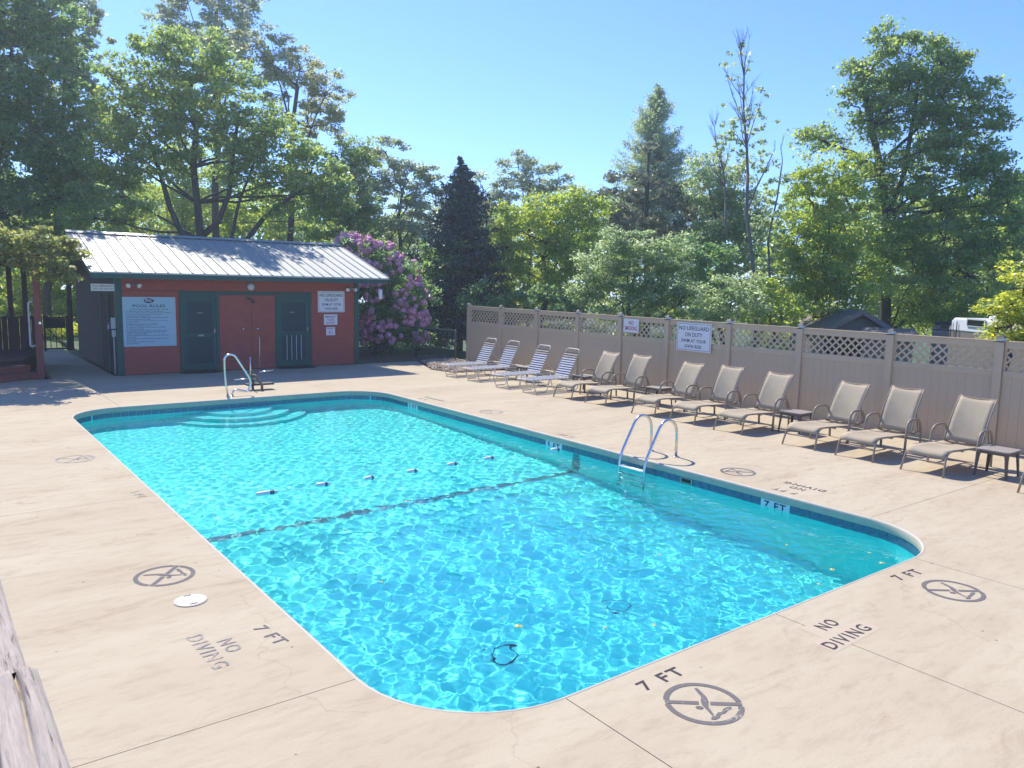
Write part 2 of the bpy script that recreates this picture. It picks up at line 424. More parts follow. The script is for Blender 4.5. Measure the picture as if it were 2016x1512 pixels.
# cream coping with a rounded nose
prof = [(.016, -.004), (.010, .0025), (-.004, .002), (-.016, -.006), (-.022, -.022), (-.020, -.10), (-.012, -.114), (.0, -.118), (.05, -.118)]
cb = MB(); ring = []
for off, z in prof:
    q = outline(off, 12); ring.append([(x, y, z) for x, y in q])
m_ = len(ring[0])
cb.add([v for r_ in ring for v in r_], [(i*m_+k, i*m_+(k+1) % m_, (i+1)*m_+(k+1) % m_, (i+1)*m_+k) for i in range(len(ring)-1) for k in range(m_)])
wet(cb.build('coping', M['coping'], pool, True))
# entry steps in a half round at the shallow end
SX = 5.72
for k, (r, d) in enumerate(((.78, .14), (1.16, .40), (1.55, .68))):
    sb = MB(); a = [(SX+r*math.cos(PI+PI*i/26), PY1-.001+r*.98*math.sin(PI+PI*i/26)) for i in range(27)]
    sb.prism(a, -1.3, WZ-d); o = sb.build('entry_step', M['plaster'], pool, bevel=.03); wet(o)
    e = MB(); e.tube([(SX+(r-.03)*math.cos(PI+PI*i/26), PY1+(r-.03)*.98*math.sin(PI+PI*i/26), WZ-d+.002) for i in range(27)], .018, 6)
    wet(e.build('step_nosing', M['tilew'], pool, True))
# dark tile line across the floor where the slope breaks, and up the side wall
sb = MB(); YS = 10.05
for i in range(24):
    x0 = PX0+.01+(PX1-PX0-.02)*i/24; x1 = PX0+.01+(PX1-PX0-.02)*(i+1)/24-.012
    z = -depth(YS+.08)+.004
    sb.add([(x0, YS-.06, -depth(YS-.06)+.006), (x1, YS-.06, -depth(YS-.06)+.006), (x1, YS+.06, -depth(YS+.06)+.006), (x0, YS+.06, -depth(YS+.06)+.006)], [(0, 1, 2, 3)])
for z0, z1 in ((-1.4, -1.1), (-1.09, -.8), (-.79, -.55), (-.54, -.30)):
    sb.add([(PX1-.004, YS-.08, z0), (PX1-.004, YS+.08, z0), (PX1-.004, YS+.08, z1), (PX1-.004, YS-.08, z1)], [(0, 3, 2, 1)])
wet(sb.build('depth_line', M['stripe'], pool))
for dx, dy in ((6.26, 6.10), (4.59, 6.03)):
    e = MB(); e.tube([(dx+.17*math.cos(2*PI*i/8), dy+.17*math.sin(2*PI*i/8), -depth(dy)+.02) for i in range(8)], .010, 6, True)
    wet(e.build('main_drain', M['dark'], pool, True))
    wet(MB().lathe([(.15, 0), (.15, .02), (.06, .035)], 16).xf(Matrix.Translation((dx, dy, -depth(dy)))).build('drain_cover', M['plaster'], pool))
e = MB().box(PX1-.012, PX1+.02, 8.0-.55, 8.0-.33, -.20, -.125); wet(e.build('skimmer_frame', M['coping'], pool))
e = MB().box(PX1-.016, PX1-.011, 8.0-.53, 8.0-.35, -.19, -.135); wet(e.build('skimmer_mouth', M['dark'], pool))

# water: a real rippled surface that bends the sunlight
nx, ny = 420, 860
X, Y = np.meshgrid(np.linspace(PX0-.004, PX1+.004, nx), np.linspace(PY0-.004, PY1+.004, ny), indexing='ij')
Z = np.full_like(X, WZ); rg = np.random.default_rng(3)
calm = 1/(1+np.exp(-((Y-8.5)*-.35+(X-5)*.25+1.9)))      # calmer by the shaded far-left corner
for lam, a, cnt in ((.12, .00032, 18), (.19, .00088, 20), (.30, .00088, 16), (.7, .0007, 10), (1.6, .0010, 6)):
    for i in range(cnt):
        th = rg.uniform(0, 2*PI); l = lam*rg.uniform(.7, 1.4); k = 2*PI/l
        Z += calm**.5*a/math.sqrt(cnt)*1.5*np.sin(k*(X*math.cos(th)+Y*math.sin(th))+rg.uniform(0, 7))
ix = np.arange(nx*ny).reshape(nx, ny); F = np.stack([ix[:-1, :-1], ix[1:, :-1], ix[1:, 1:], ix[:-1, 1:]], -1).reshape(-1, 4)
me = bpy.data.meshes.new('water'); me.from_pydata(np.stack([X, Y, Z], -1).reshape(-1, 3).tolist(), [], F.tolist()); me.shade_smooth(); me.materials.append(M['water'])
wo = link('water', me); tag(wo, kind='structure'); wo.cycles.is_caustics_caster = True

# ------------------------------------------------------------------ deck of cast slabs with open joints
deck = empty('pool_deck', (0,0,0)); tag(deck, kind='structure')
DX0, DX1, DY0, DY1 = -13.0, 15.2, -7.0, 23.30
G = .0035
def slab(poly):
    MB().prism(poly, -.10, 0).build('slab', M['deck'], deck)
def arc(cx, cy, a0, a1, n=12):
    r = PR+.014; return [(cx+r*math.cos(math.radians(a0+(a1-a0)*k/n)), cy+r*math.sin(math.radians(a0+(a1-a0)*k/n))) for k in range(n+1)]
xl, xr, yn, yf = PX0-.014, PX1+.014, PY0-.014, PY1+.014
YL1, YL2, YL3 = PY0+PR, 10.3, 17.4-.0
cxl, cxr, cyn, cyf = PX0+PR, PX1-PR, PY0+PR, PY1-PR
# left side strips
slab([(DX0, YL1+G), (xl, YL1+G), (xl, YL2-G), (DX0, YL2-G)])
slab([(DX0, YL2+G), (xl, YL2+G), (xl, cyf-G), (DX0, cyf-G)])
# right side strips
slab([(xr, cyn+G), (DX1, cyn+G), (DX1, YL2-G), (xr, YL2-G)])
slab([(xr, YL2+G), (DX1, YL2+G), (DX1, cyf-G), (xr, cyf-G)])
# near corners and near side
slab([(DX0, YL1-G)]+[(DX0, DY0), (cxl-G, DY0), (cxl-G, yn)]+arc(cxl, cyn, 270, 180)[1:-1]+[(xl, YL1-G)])
slab([(cxl+G, yn), (cxl+G, DY0), (5.7-G, DY0), (5.7-G, yn)])
slab([(5.7+G, yn), (5.7+G, DY0), (cxr-G, DY0), (cxr-G, yn)])
slab([(cxr+G, yn), (cxr+G, DY0), (DX1, DY0), (DX1, cyn-G), (xr, cyn-G)]+arc(cxr, cyn, 360, 270)[1:-1])
# far corners and far side
slab([(DX0, cyf+G), (xl, cyf+G)]+arc(cxl, cyf, 180, 90)[1:-1]+[(cxl-G, yf), (cxl-G, DY1), (DX0, DY1)])
slab([(cxl+G, yf), (cxr-G, yf), (cxr-G, DY1), (cxl+G, DY1)])
slab([(cxr+G, yf)]+arc(cxr, cyf, 90, 0)[1:-1]+[(xr, cyf+G), (DX1, cyf+G), (DX1, 19.6), (12.95, 19.9), (12.75, 20.8), (13.1, 21.7), (13.7, DY1), (cxr+G, DY1)])
MB().prism([(2.8, DY1+.01), (4.25, DY1+.01), (4.25, 33), (2.8, 33)], -.10, 0).build('walkway', M['deck'], deck)
jb = MB()
jb.prism([(DX0, DY0), (xl-.2, DY0), (xl-.2, DY1), (DX0, DY1)], -.16, -.03); jb.prism([(xr+.2, DY0), (DX1, DY0), (DX1, DY1), (xr+.2, DY1)], -.16, -.03)
jb.prism([(xl-.19, DY0), (xr+.19, DY0), (xr+.19, yn-.1), (xl-.19, yn-.1)], -.16, -.03); jb.prism([(xl-.19, yf+.1), (xr+.19, yf+.1), (xr+.19, DY1), (xl-.19, DY1)], -.16, -.03)
jb.build('joint_bed', M['joint'], deck)

# painted markings: child parts of the deck, 3 mm proud
def mark(name, me, x, y, rz, label=None, z=.0025):
    o = link(name, me, deck); o.location = (x, y, z); o.rotation_euler = (0, 0, rz)
    if label: o['label'] = label
    return o
def no_diving(mt):
    b = MB(); R1, R0 = .264, .224
    for sg in (1, -1):                       # ring, open where the slash crosses
        A = [math.radians(7+166*k/26) for k in range(27)]
        b.add([(R1*math.cos(a), sg*R1*math.sin(a), 0) for a in A]+[(R0*math.cos(a), sg*R0*math.sin(a), 0) for a in A], [(k, k+1, k+28, k+27) for k in range(26)])
    for p in ([(-.258, .019), (-.028, .019), (-.034, -.022), (-.254, -.021)], [(.048, .018), (.256, .020), (.256, -.021), (.042, -.023)],
              [(-.024, .189), (-.006, .196), (.006, .18), (.038, .075), (.040, .027), (.022, -.047), (.038, -.138), (.032, -.150), (.022, -.144), (-.015, -.018), (-.012, .024), (.002, .081)],
              [(-.038+.027*math.cos(a), -.060+.021*math.sin(a)) for a in [2*PI*k/10 for k in range(10)]],
              [(.008, -.197), (.019, -.164), (.045, -.155), (.07, -.111), (.096, -.106), (.117, -.064), (.153, -.038), (.177, -.037), (.171, -.061), (.142, -.083), (.115, -.118), (.086, -.133), (.066, -.174), (.036, -.198)]):
        b.add([(x, y, 0) for x, y in p], [tuple(range(len(p)))])
    return b.mesh('no_diving_symbol', mt)
SYM, SYMF = no_diving(M['paint']), no_diving(M['paintf'])
for x, y, a, me, lb in ((4.036, 3.088, -38.8, SYM, 'grey no diving symbol beside the 7 FT near the long front edge'), (7.555, 3.025, -38, SYM, 'grey no diving symbol by the rounded right corner'),
                        (1.70, 7.42, 51, SYM, 'grey no diving symbol above the skimmer lid'), (1.79, 12.99, 51, SYMF, 'faded no diving symbol far up the left side'),
                        (9.75, 7.07, 141, SYM, 'grey no diving symbol right of the ladder'), (9.72, 13.39, 141, SYMF, 'faded no diving symbol on the far right side')):
    mark('no_diving_symbol', me, x, y, math.radians(a), lb)
def txt(body, w, h, x, y, rz, mt, lb, sp=1.25, b=.012):
    mark('deck_lettering', text_mesh(body, w, h, mt, .0012, sp, b), x, y, math.radians(rz), lb)
txt('7 FT', .42, .115, 4.05, 3.475, 1, M['paintd'], 'dark 7 FT lettering by the front edge')
txt('7 FT', .40, .12, 7.60, 3.475, -4, M['paintd'], 'dark 7 FT lettering by the right corner')
txt('NO', .23, .12, 5.87, 3.29, 2, M['paintd'], 'dark NO lettering on a pale patch'); txt('DIVING', .62, .12, 5.80, 3.075, 2, M['paintd'], 'dark DIVING lettering on a pale patch')
mark('pale_patch', MB().add([(-.36, -.10, 0), (.36, -.10, 0), (.36, .10, 0), (.12, .10, 0), (.12, .30, 0), (-.2, .30, 0), (-.2, .10, 0), (-.36, .10, 0)], [tuple(range(8))]).mesh('pale_patch', M['pale']), 5.82, 3.085, .03, z=.0012)
txt('7 FT', .38, .11, 2.055, 5.69, -82, M['paint'], 'grey 7 FT lettering on the left side')
txt('NO', .23, .12, 1.745, 5.69, -86, M['paintf'], 'worn NO lettering on the left side'); txt('DIVING', .62, .12, 1.58, 5.69, -88, M['paintf'], 'worn DIVING lettering on the left side')
txt('5 FT', .36, .10, 2.12, 10.46, -86, M['paintf'], 'faded 5 FT lettering on the left side')
txt('7 FT', .36, .10, 9.365, 6.01, 92, M['paint'], 'grey 7 FT lettering on the right side'); txt('NO', .22, .11, 9.645, 6.0, 92, M['paintd'], 'dark NO lettering on the right side'); txt('DIVING', .62, .11, 9.825, 6.0, 92, M['paintd'], 'dark DIVING lettering on the right side')
txt('5 FT', .34, .09, 9.37, 10.55, 92, M['paint'], 'faint 5 FT lettering on the right side'); txt('3 FT', .34, .09, 9.40, 15.7, 92, M['paint'], 'faint 3 FT lettering on the right side')
txt('NO DIVING', .8, .09, 9.62, 15.55, 92, M['paint'], 'faint lettering behind the far depth mark')

# skimmer lid in the deck
t = empty('skimmer_lid', (1.735, 6.70, .001), label='round white skimmer lid set in the deck on the left side', cat='lid')
MB().lathe([(.135, 0), (.135, .006), (.128, .008)], 28).build('rim', M['coping'], t)
MB().lathe([(.124, .0), (.124, .0095), (.118, .011), (.02, .013)], 28).build('cover', M['lid'], t)
for s in (-1, 1): MB().box(-.03, .03, s*.10-.007, s*.10+.007, .010, .0135).build('finger_hole', M['dark'], t)

# ------------------------------------------------------------------ rope of floats across the pool
t = empty('float_rope', (0, 10.36, WZ), label='rope with white floats lying across the water', cat='rope')
rp = [(PX0+.02, 0, -.02)]+[(PX0+(PX1-PX0)*k/20, .04*math.sin(k*1.3), -.03-.02*math.sin(k*.9)**2) for k in range(1, 20)]+[(PX1-.02, 0, -.02)]
wet(MB().tube(rp, .006, 5).build('cord', M['white'], t, True))
for x, y, l in ((3.70, -.08, .30), (4.52, -.06, .21), (5.25, -.08, .17), (6.0, -.05, .19), (6.78, .02, .21), (7.54, .06, .21), (8.95, .0, .2)):
    a = random.uniform(-.25, .25)
    Mx = Matrix.Translation((x, y, .024)) @ Matrix.Rotation(a, 4, 'Z') @ Matrix.Rotation(PI/2, 4, 'Y')
    o = wet(MB().lathe([(.012, -l/2), (.032, -l/2+.03), (.035, 0), (.032, l/2-.03), (.012, l/2)], 12, Mx).build('float', M['white'], t, True))
    wet(MB().lathe([(.0345, l*.12), (.0362, l*.14), (.0355, l*.30), (.033, l*.32)], 12, Mx).build('float_band', M['bandgrey'], o, True))

# leaves afloat
leafspots = [(5.12, 8.95, .09), (5.2, 8.75, .06), (4.0, 5.05, .10), (3.98, 5.25, .05), (7.6, 4.25, .09), (8.25, 4.05, .08), (7.1, 4.1, .05), (4.6, 4.6, .06), (5.0, 4.4, .07), (6.4, 5.6, .06), (3.5, 6.6, .06), (7.9, 5.0, .06), (8.45, 4.3, .05), (6.2, 8.9, .06)]
LEAFLAB = {0: 'larger yellow leaf afloat in the middle of the pool', 1: 'smaller yellow leaf just before the one in mid pool', 2: 'broad yellow leaf afloat near the rounded front corner', 3: 'scrap of leaf behind the broad leaf near the front corner',
 4: 'yellow leaf afloat close to the right front edge', 5: 'yellow leaf afloat nearest the right rounded corner', 10: 'yellow leaf afloat near the left pool side', 13: 'yellow leaf afloat below the middle of the dark floor line'}
for i, (x, y, s) in enumerate(leafspots):
    b = MB(); p = [(s*.5*math.cos(a)*(1 if k % 2 == 0 else .62), s*.33*math.sin(a)*(1 if k % 2 == 0 else .62), .004*(k % 3)) for k, a in enumerate([2*PI*j/10 for j in range(10)])]
    b.add(p+[(0, 0, .01)], [(k, (k+1) % 10, 10) for k in range(10)])
    o = b.build('fallen_leaf', M['leafy']); o.location = (x, y, WZ+.007); o.rotation_euler = (0, 0, random.uniform(0, 6)); wet(o)
    tag(o, LEAFLAB.get(i, 'tiny yellow leaf afloat on the deep blue water'), 'leaf', 'leaves floating on the pool')

# ------------------------------------------------------------------ ladder and hand rail
t = empty('pool_ladder', (0, 0, 0), label='stainless steel pool ladder with two hooped rails over the right edge', cat='ladder')
for y in (8.29, 8.84):
    p = bez([((9.755, y, .0), 0), ((9.755, y, .56), .26), ((9.42, y, .66), .2), ((9.025, y, -.02), .2), ((9.025, y, -.3), 0), ((9.035, y, -1.25), 0)], 8)
    wet(MB().tube(p, .024, 12).build('rail', M['steel'], t, True))
    MB().lathe([(.055, 0), (.055, .006), (.04, .012), (.03, .014)], 16).xf(Matrix.Translation((9.755, y, .001))).build('collar', M['steel'], t, True)
for z in (-.16, -.46, -.76, -1.06):
    wet(MB().box(8.985, 9.075, 8.31, 8.82, z-.012, z+.012).build('tread', M['white'] if z > -.3 else M['steel'], t, bevel=.006))
t = empty('hand_rail', (0, 0, 0), label='bent stainless hand rail standing at the entry steps', cat='hand rail')
MB().tube(bez([((5.66, 18.15, 0), 0), ((5.60, 18.15, .5), .3), ((5.60, 18.15, .96), .14), ((5.82, 18.15, .98), .1), ((6.22, 18.15, .33), .14), ((6.13, 18.15, .085), .06), ((5.80, 18.15, .165), .1), ((5.75, 18.15, .0), 0)], 8), .024, 12).build('rail_tube', M['steel'], t, True)
for x in (5.66, 5.75): MB().lathe([(.05, 0), (.05, .006), (.036, .012)], 16).xf(Matrix.Translation((x, 18.15, .001))).build('collar', M['steel'], t, True)
# low stand left of the doors: post with two cross pipes over a flat tray
t = empty('pipe_stand', (6.66, 18.95, 0), rz=0, label='low brown stand with cross pipes and a dark base behind the hand rail', cat='stand')
MB().prism([(-.02, -.25), (.03, -.25), (.03, -.20), (-.02, -.20)], 0, .16).build('leg', M['resin'], t)
MB().bar((.0, -.22, .14), (-.06, -.02, .34), .05, .05).bar((-.06, -.02, .34), (-.12, .1, .36), .05, .05).build('neck', M['resin'], t)
MB().prism([(-.12, .12), (-.07, .12), (-.07, .17), (-.12, .17)], 0, .34).build('leg', M['resin'], t)
MB().box(-.30, .36, -.10, .16, .115, .16).build('tray', M['dark'], t, bevel=.01)
MB().tube([(-.55, .1, .27), (.0, .1, .27)], .014, 8).build('pipe', M['steel'], t, True)
MB().tube([(.05, .1, .42), (.42, .14, .45)], .014, 8).build('pipe', M['steel'], t, True)
MB().tube([(-.14, .15, .30), (-.14, .15, .80)], .016, 8).build('pipe', M['steel'], t, True)

# ------------------------------------------------------------------ bath house
bh = empty('bath_house', (0, 0, 0), label='red bath house with green trim and a pale metal roof', cat='building')
BX0, BX1, BY, BB, BZ = 4.37, 11.45, 23.25, 29.7, 2.68
core = MB(); core.box(BX0+.02, BX1-.02, BY+.03, BB, 0, BZ+.05); core.build('wall', M['redshade'], bh)
# lap siding, course by course
def lap(x0, x1, z0, z1, step=.152):
    z = z0
    while z < z1-.02:
        h = min(step, z1-z)
        MB().add([(x0, BY-.018, z), (x1, BY-.018, z), (x1, BY-.003, z+h+.012), (x0, BY-.003, z+h+.012), (x0, BY+.03, z), (x1, BY+.03, z), (x1, BY+.03, z+h+.012), (x0, BY+.03, z+h+.012)],
                 [(0, 1, 2, 3), (0, 4, 5, 1), (3, 2, 6, 7), (0, 3, 7, 4), (1, 5, 6, 2)]).build('siding_board', M['red'], bh)
        z += step
lap(BX0+.13, 5.955, 0.02, 2.30); lap(9.865, BX1-.13, .02, 2.30); lap(BX0+.13, BX1-.13, 2.325, BZ)
# left gable wall, lapped as well; its shade is put into the darker red
z = .02
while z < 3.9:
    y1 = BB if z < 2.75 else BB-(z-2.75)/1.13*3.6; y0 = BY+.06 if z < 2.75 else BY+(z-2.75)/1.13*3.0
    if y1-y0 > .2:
        MB().add([(BX0-.012, y0, z), (BX0-.012, y1, z), (BX0, y1, z+.16), (BX0, y0, z+.16), (BX0+.02, y0, z), (BX0+.02, y1, z)], [(0, 3, 2, 1), (0, 1, 5, 4)]).build('siding_board', M['redshade'], bh)
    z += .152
for x0, x1 in ((BX0-.025, BX0+.125), (BX1-.125, BX1+.025)):
    MB().box(x0, x1, BY-.034, BY+.1, 0, BZ).build('corner_trim', M['green'], bh)
MB().box(BX0-.026, BX0-.014, BY+.102, BY+.24, 0, BZ).build('corner_trim', M['green'], bh)
MB().box(5.955, 9.865, BY-.036, BY+.02, 2.215, 2.315).build('head_trim', M['green'], bh)
# store-room double door of flat boards between the screen doors
for x0, x1 in ((7.045, 7.985), (7.995, 8.715)):
    d = MB().box(x0, x1, BY-.022, BY+.02, .02, 2.21).build('plain_door', M['redflat'], bh)
for x in (7.72, 8.15):
    MB().lathe([(.034, 0), (.034, .01), (.014, .02), (.014, .045), (.03, .055), (.03, .08), (.012, .088)], 14, Matrix.Translation((x, BY-.023, 1.22)) @ Matrix.Rotation(PI/2, 4, 'X')).build('door_knob', M['steel'], bh, True)
MB().tube([(8.215, BY-.035, .05), (8.215, BY-.035, .98)], .008, 6).build('thin_pipe', M['steel'], bh)
MB().bar((7.86, BY-.03, 2.14), (7.99, BY-.16, 2.07), .05, .04).bar((7.99, BY-.16, 2.07), (8.01, BY-.18, 1.98), .06, .06).build('shower_head', M['capdark'], bh)
def screen_door(x0, x1, bars, lab):
    d = empty('screen_door', (0, 0, 0)); d.parent = bh; d['label'] = lab
    yo = BY-.048
    for a, b in ((x0-.0, x0+.085), (x1-.085, x1)):
        MB().box(a, b, yo, BY+.02, 0, 2.213).build('jamb', M['green'], d)
    MB().box(x0+.087, x1-.087, yo+.004, BY+.02, 2.12, 2.213).build('head', M['green'], d)
    i0, i1 = x0+.09, x1-.09
    for a, b in ((i0, i0+.10), (i1-.10, i1)): MB().box(a, b, yo+.012, BY, .06, 2.115).build('stile', M['green'], d)
    for z0, z1 in ((.06, .24), (1.0, 1.11), (2.0, 2.115)): MB().box(i0+.101, i1-.101, yo+.014, BY, z0, z1).build('cross_rail', M['green'], d)
    MB().box(i0+.102, i1-.102, BY-.026, BY-.012, 1.111, 1.999).build('screen', M['screen'], d)
    MB().box(i0+.102, i1-.102, BY-.026, BY-.012, .241, .999).build('screen', M['screen'], d)
    for k in range(bars):
        x = i0+.10+(i1-i0-.20)*(k+1)/(bars+1); MB().box(x-.008, x+.008, BY-.044, BY-.03, .241, .999).build('bar', M['gutter'], d)
    MB().tube([(i1-.05, yo+.012, 1.12), (i1-.05, yo-.03, 1.12), (i1-.05, yo-.03, 1.24), (i1-.05, yo+.012, 1.24)], .008, 6).build('handle', M['steel'], d)
    return d, (i0+i1)/2
d1, dc1 = screen_door(5.96, 7.04, 0, 'green screen door marked LADIES')
d2, dc2 = screen_door(8.72, 9.86, 4, 'green screen door marked MEN with upright bars')
def plate(parent, body, x, y, z, w, h, mt, tm):
    p = MB().box(x-w/2, x+w/2, y-.004, y, z-h/2, z+h/2).build('name_plate', mt, parent)
    o = link('lettering', text_mesh(body, w*.86, h*.62, tm, .001, 1.05, .01), p); place(o, (x, y-.0055, z), (1, 0, 0), (0, 0, 1))
plate(d1, 'LADIES', dc1+.02, BY-.038, 1.055, .19, .07, M['capdark'], M['signw']); plate(d1, 'LADIES', dc1, BY-.028, 1.70, .17, .055, M['capdark'], M['vinyl'])
plate(d2, 'MEN', dc2-.04, BY-.028, 1.70, .15, .055, M['capdark'], M['vinyl'])
# roof: metal panels with raised ribs on both slopes, ridge cap, fascia
RX0, RX1, EY, EZ, RY, RZ = 3.62, 12.14, 22.38, 2.80, 26.05, 3.93
def roofpanel(n, w):
    p = []; x = 0
    rib = w/3
    for k in range(3):
        c = k*rib
        p += [(c, 0), (c+rib*.30, 0), (c+rib*.33, .006), (c+rib*.36, 0), (c+rib*.60, 0), (c+rib*.63, .006), (c+rib*.66, 0), (c+rib-.045, 0), (c+rib-.026, .026), (c+rib-.004, .026)]
    p.append((w+.012, 0)); return p
NP = 9; PW = (RX1-RX0)/NP; pr = roofpanel(0, PW); L = len(pr)
sv = Vector((0, RY-EY, RZ-EZ)); sn = Vector((0, -sv.z, sv.y)).normalized()
pm = MB().add([Vector((x, 0, 0))+sn*h for x, h in pr]+[Vector((x, 0, 0))+sn*h+sv for x, h in pr], [(i, i+1, i+1+L, i+L) for i in range(L-1)]).mesh('roof_panel', M['roof'])
BK = Matrix(((-1, 0, 0, 0), (0, -1, 0, 0), (0, 0, 1, 0), (0, 0, 0, 1)))
roof = MB().add([(RX0+.02, EY+.02, EZ-.03), (RX1-.02, EY+.02, EZ-.03), (RX1-.02, RY, RZ-.03), (RX0+.02, RY, RZ-.03), (RX1-.02, 2*RY-EY-.02, EZ-.03), (RX0+.02, 2*RY-EY-.02, EZ-.03)], [(0, 1, 2, 3), (3, 2, 4, 5)]).build('roof', M['greywall'], bh)
for k in range(NP):
    o = link('roof_panel', pm, roof); o.location = (RX0+PW*k, EY, EZ+.001*(k % 2))
    o = link('roof_panel', pm, roof); o.matrix_local = Matrix.Translation((RX0+PW*(k+1), 2*RY-EY, EZ+.001*(k % 2))) @ BK
MB().add([(RX0-.01, RY-.2, RZ-.02), (RX1+.01, RY-.2, RZ-.02), (RX1+.01, RY, RZ+.055), (RX0-.01, RY, RZ+.055), (RX1+.01, RY+.2, RZ-.02), (RX0-.01, RY+.2, RZ-.02)], [(0, 1, 2, 3), (3, 2, 4, 5)]).build('ridge_cap', M['roof'], roof)
MB().box(RX0, RX1, EY-.012, EY+.012, EZ-.035, EZ-.008).build('drip_edge', M['gutter'], roof)
MB().box(RX0+.02, RX1-.02, EY+.013, EY+.05, EZ-.165, EZ-.036).build('fascia', M['green'], bh)
MB().box(RX0+.03, RX1-.03, EY+.051, BY-.036, EZ-.15, EZ-.14).build('soffit', M['green'], bh)
for x in (RX0+.03, RX1-.03):
    for y0, z0, y1, z1 in ((EY+.03, EZ-.09, RY, RZ-.10), (2*RY-EY-.03, EZ-.09, RY, RZ-.10)):
        MB().bar((x, y0, z0), (x, y1, z1), .03, .14, (0, 0, 1)).build('rake_board', M['green'], bh)
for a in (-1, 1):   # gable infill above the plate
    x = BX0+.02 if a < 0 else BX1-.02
    MB().add([(x, BY+.03, BZ), (x, BB, BZ), (x, RY, RZ-.06)], [(0, 1, 2)]).build('gable_infill', M['redshade'], bh)
# door mats
for x, lb in ((6.5, 'black half round door mat before the LADIES door'), (9.36, 'black half round door mat before the MEN door')):
    b = MB(); b.prism([(x+.62*math.cos(PI+PI*k/20), BY-.06+.36*math.sin(PI+PI*k/20)) for k in range(21)], .001, .02)
    tag(b.build('door_mat', M['dark']), lb, 'door mat', 'mats before the screen doors')

# wall lamps
t = empty('round_lamp', (7.985, BY-.004, 2.46), label='round white wall lamp above the plain red door', cat='lamp')
MB().lathe([(.115, 0), (.12, .02), (.12, .03)], 24, Matrix.Rotation(PI/2, 4, 'X')).build('lamp_base', M['capdark'], t)
MB().lathe([(.112, .03), (.108, .055), (.07, .085), (.02, .095)], 24, Matrix.Rotation(PI/2, 4, 'X')).build('lamp_shade', M['glass'], t, True)
def flood(x, lb, dz=0):
    t = empty('flood_light', (x, BY-.02, 2.475+dz), label=lb, cat='flood light', group='twin flood lights under the eave')
    MB().lathe([(.06, 0), (.06, .03), (.03, .05)], 16, Matrix.Rotation(PI/2, 4, 'X')).build('mount', M['greywall'], t, True)
    for s in (-1, 1):
        Mx = Matrix.Translation((s*.11, -.07, -.01)) @ Matrix.Rotation(s*.5, 4, 'Z') @ Matrix.Rotation(PI/2+.35, 4, 'X')
        MB().lathe([(.026, -.04), (.03, .0), (.062, .06), (.066, .075), (.05, .09), (.01, .096)], 16, Mx).build('bulb', M['white'], t, True)
        MB().bar((0, -.03, 0), (s*.10, -.05, -.005), .02, .02).build('arm', M['greywall'], t)
flood(4.78, 'twin white flood lights above the pool rules board')
flood(11.18, 'twin white flood lights above the wall lifeguard sign', -.03)

# ------------------------------------------------------------------ signs
def sign(name, x0, x1, z0, z1, y, lines, label, board, ink, frame=None, group=None, nrm='-y', xpl=None, border=None):
    """a board with printed lettering; nrm -y hangs on the bath house, -x on the fence"""
    w, h = x1-x0, z1-z0
    t = empty(name, label=label, cat='sign', group=group)
    if nrm == '-y': mm = Matrix(((1, 0, 0, (x0+x1)/2), (0, 0, -1, y), (0, 1, 0, (z0+z1)/2), (0, 0, 0, 1)))
    else: mm = Matrix(((0, 0, -1, xpl), (-1, 0, 0, (x0+x1)/2), (0, 1, 0, (z0+z1)/2), (0, 0, 0, 1)))
    t.matrix_world = mm
    MB().box(-w/2, w/2, -h/2, h/2, 0, .012).build('board', board, t)
    if border:
        b = MB(); e = .028; q = .008
        for a in ((-w/2+e, w/2-e, h/2-e-q, h/2-e), (-w/2+e, w/2-e, -h/2+e, -h/2+e+q), (-w/2+e, -w/2+e+q, -h/2+e+q, h/2-e-q), (w/2-e-q, w/2-e, -h/2+e+q, h/2-e-q)):
            b.box(a[0], a[1], a[2], a[3], .0121, .0135)
        b.build('border', border, t)
    for body, cx, cy, tw, th, mt in lines:
        o = link('lettering', text_mesh(body, tw*w, th*h if th else None, mt, .0012, 1.05, .012), t); o.location = (cx*w, cy*h, .0132)
    return t
LG = lambda ink: [('NO LIFEGUARD', 0, .31, .86, .145, ink), ('ON DUTY', 0, .085, .5, .145, ink), ('SWIM AT YOUR', 0, -.13, .72, .115, ink), ('OWN RISK', 0, -.33, .5, .115, ink)]
sign('wall_sign', 10.08, 10.98, 1.70, 2.36, BY-.022, LG(M['navy']), 'white NO LIFEGUARD ON DUTY sign on the red wall', M['signw'], M['navy'], border=M['navy'])
sign('phone_sign', 10.28, 10.73, 1.30, 1.63, BY-.022, [('EMERGENCY', 0, .27, .84, .2, M['redink']), ('PHONE', 0, -.02, .5, .2, M['redink']), ('IN FRONT', 0, -.30, .66, .2, M['redink'])], 'pale EMERGENCY PHONE IN FRONT sign below the larger wall sign', M['signw'], M['redink'])
sign('emergency_sign', 10.35, 10.65, .97, 1.23, BY-.022, [('EMERGENCY', 0, .34, .84, .14, M['redink']), ('CALL', 0, .14, .3, .13, M['redink']), ('911', 0, -.2, .42, .36, M['redink'])], 'small EMERGENCY CALL 911 sign, lowest on the red wall', M['signw'], M['redink'])
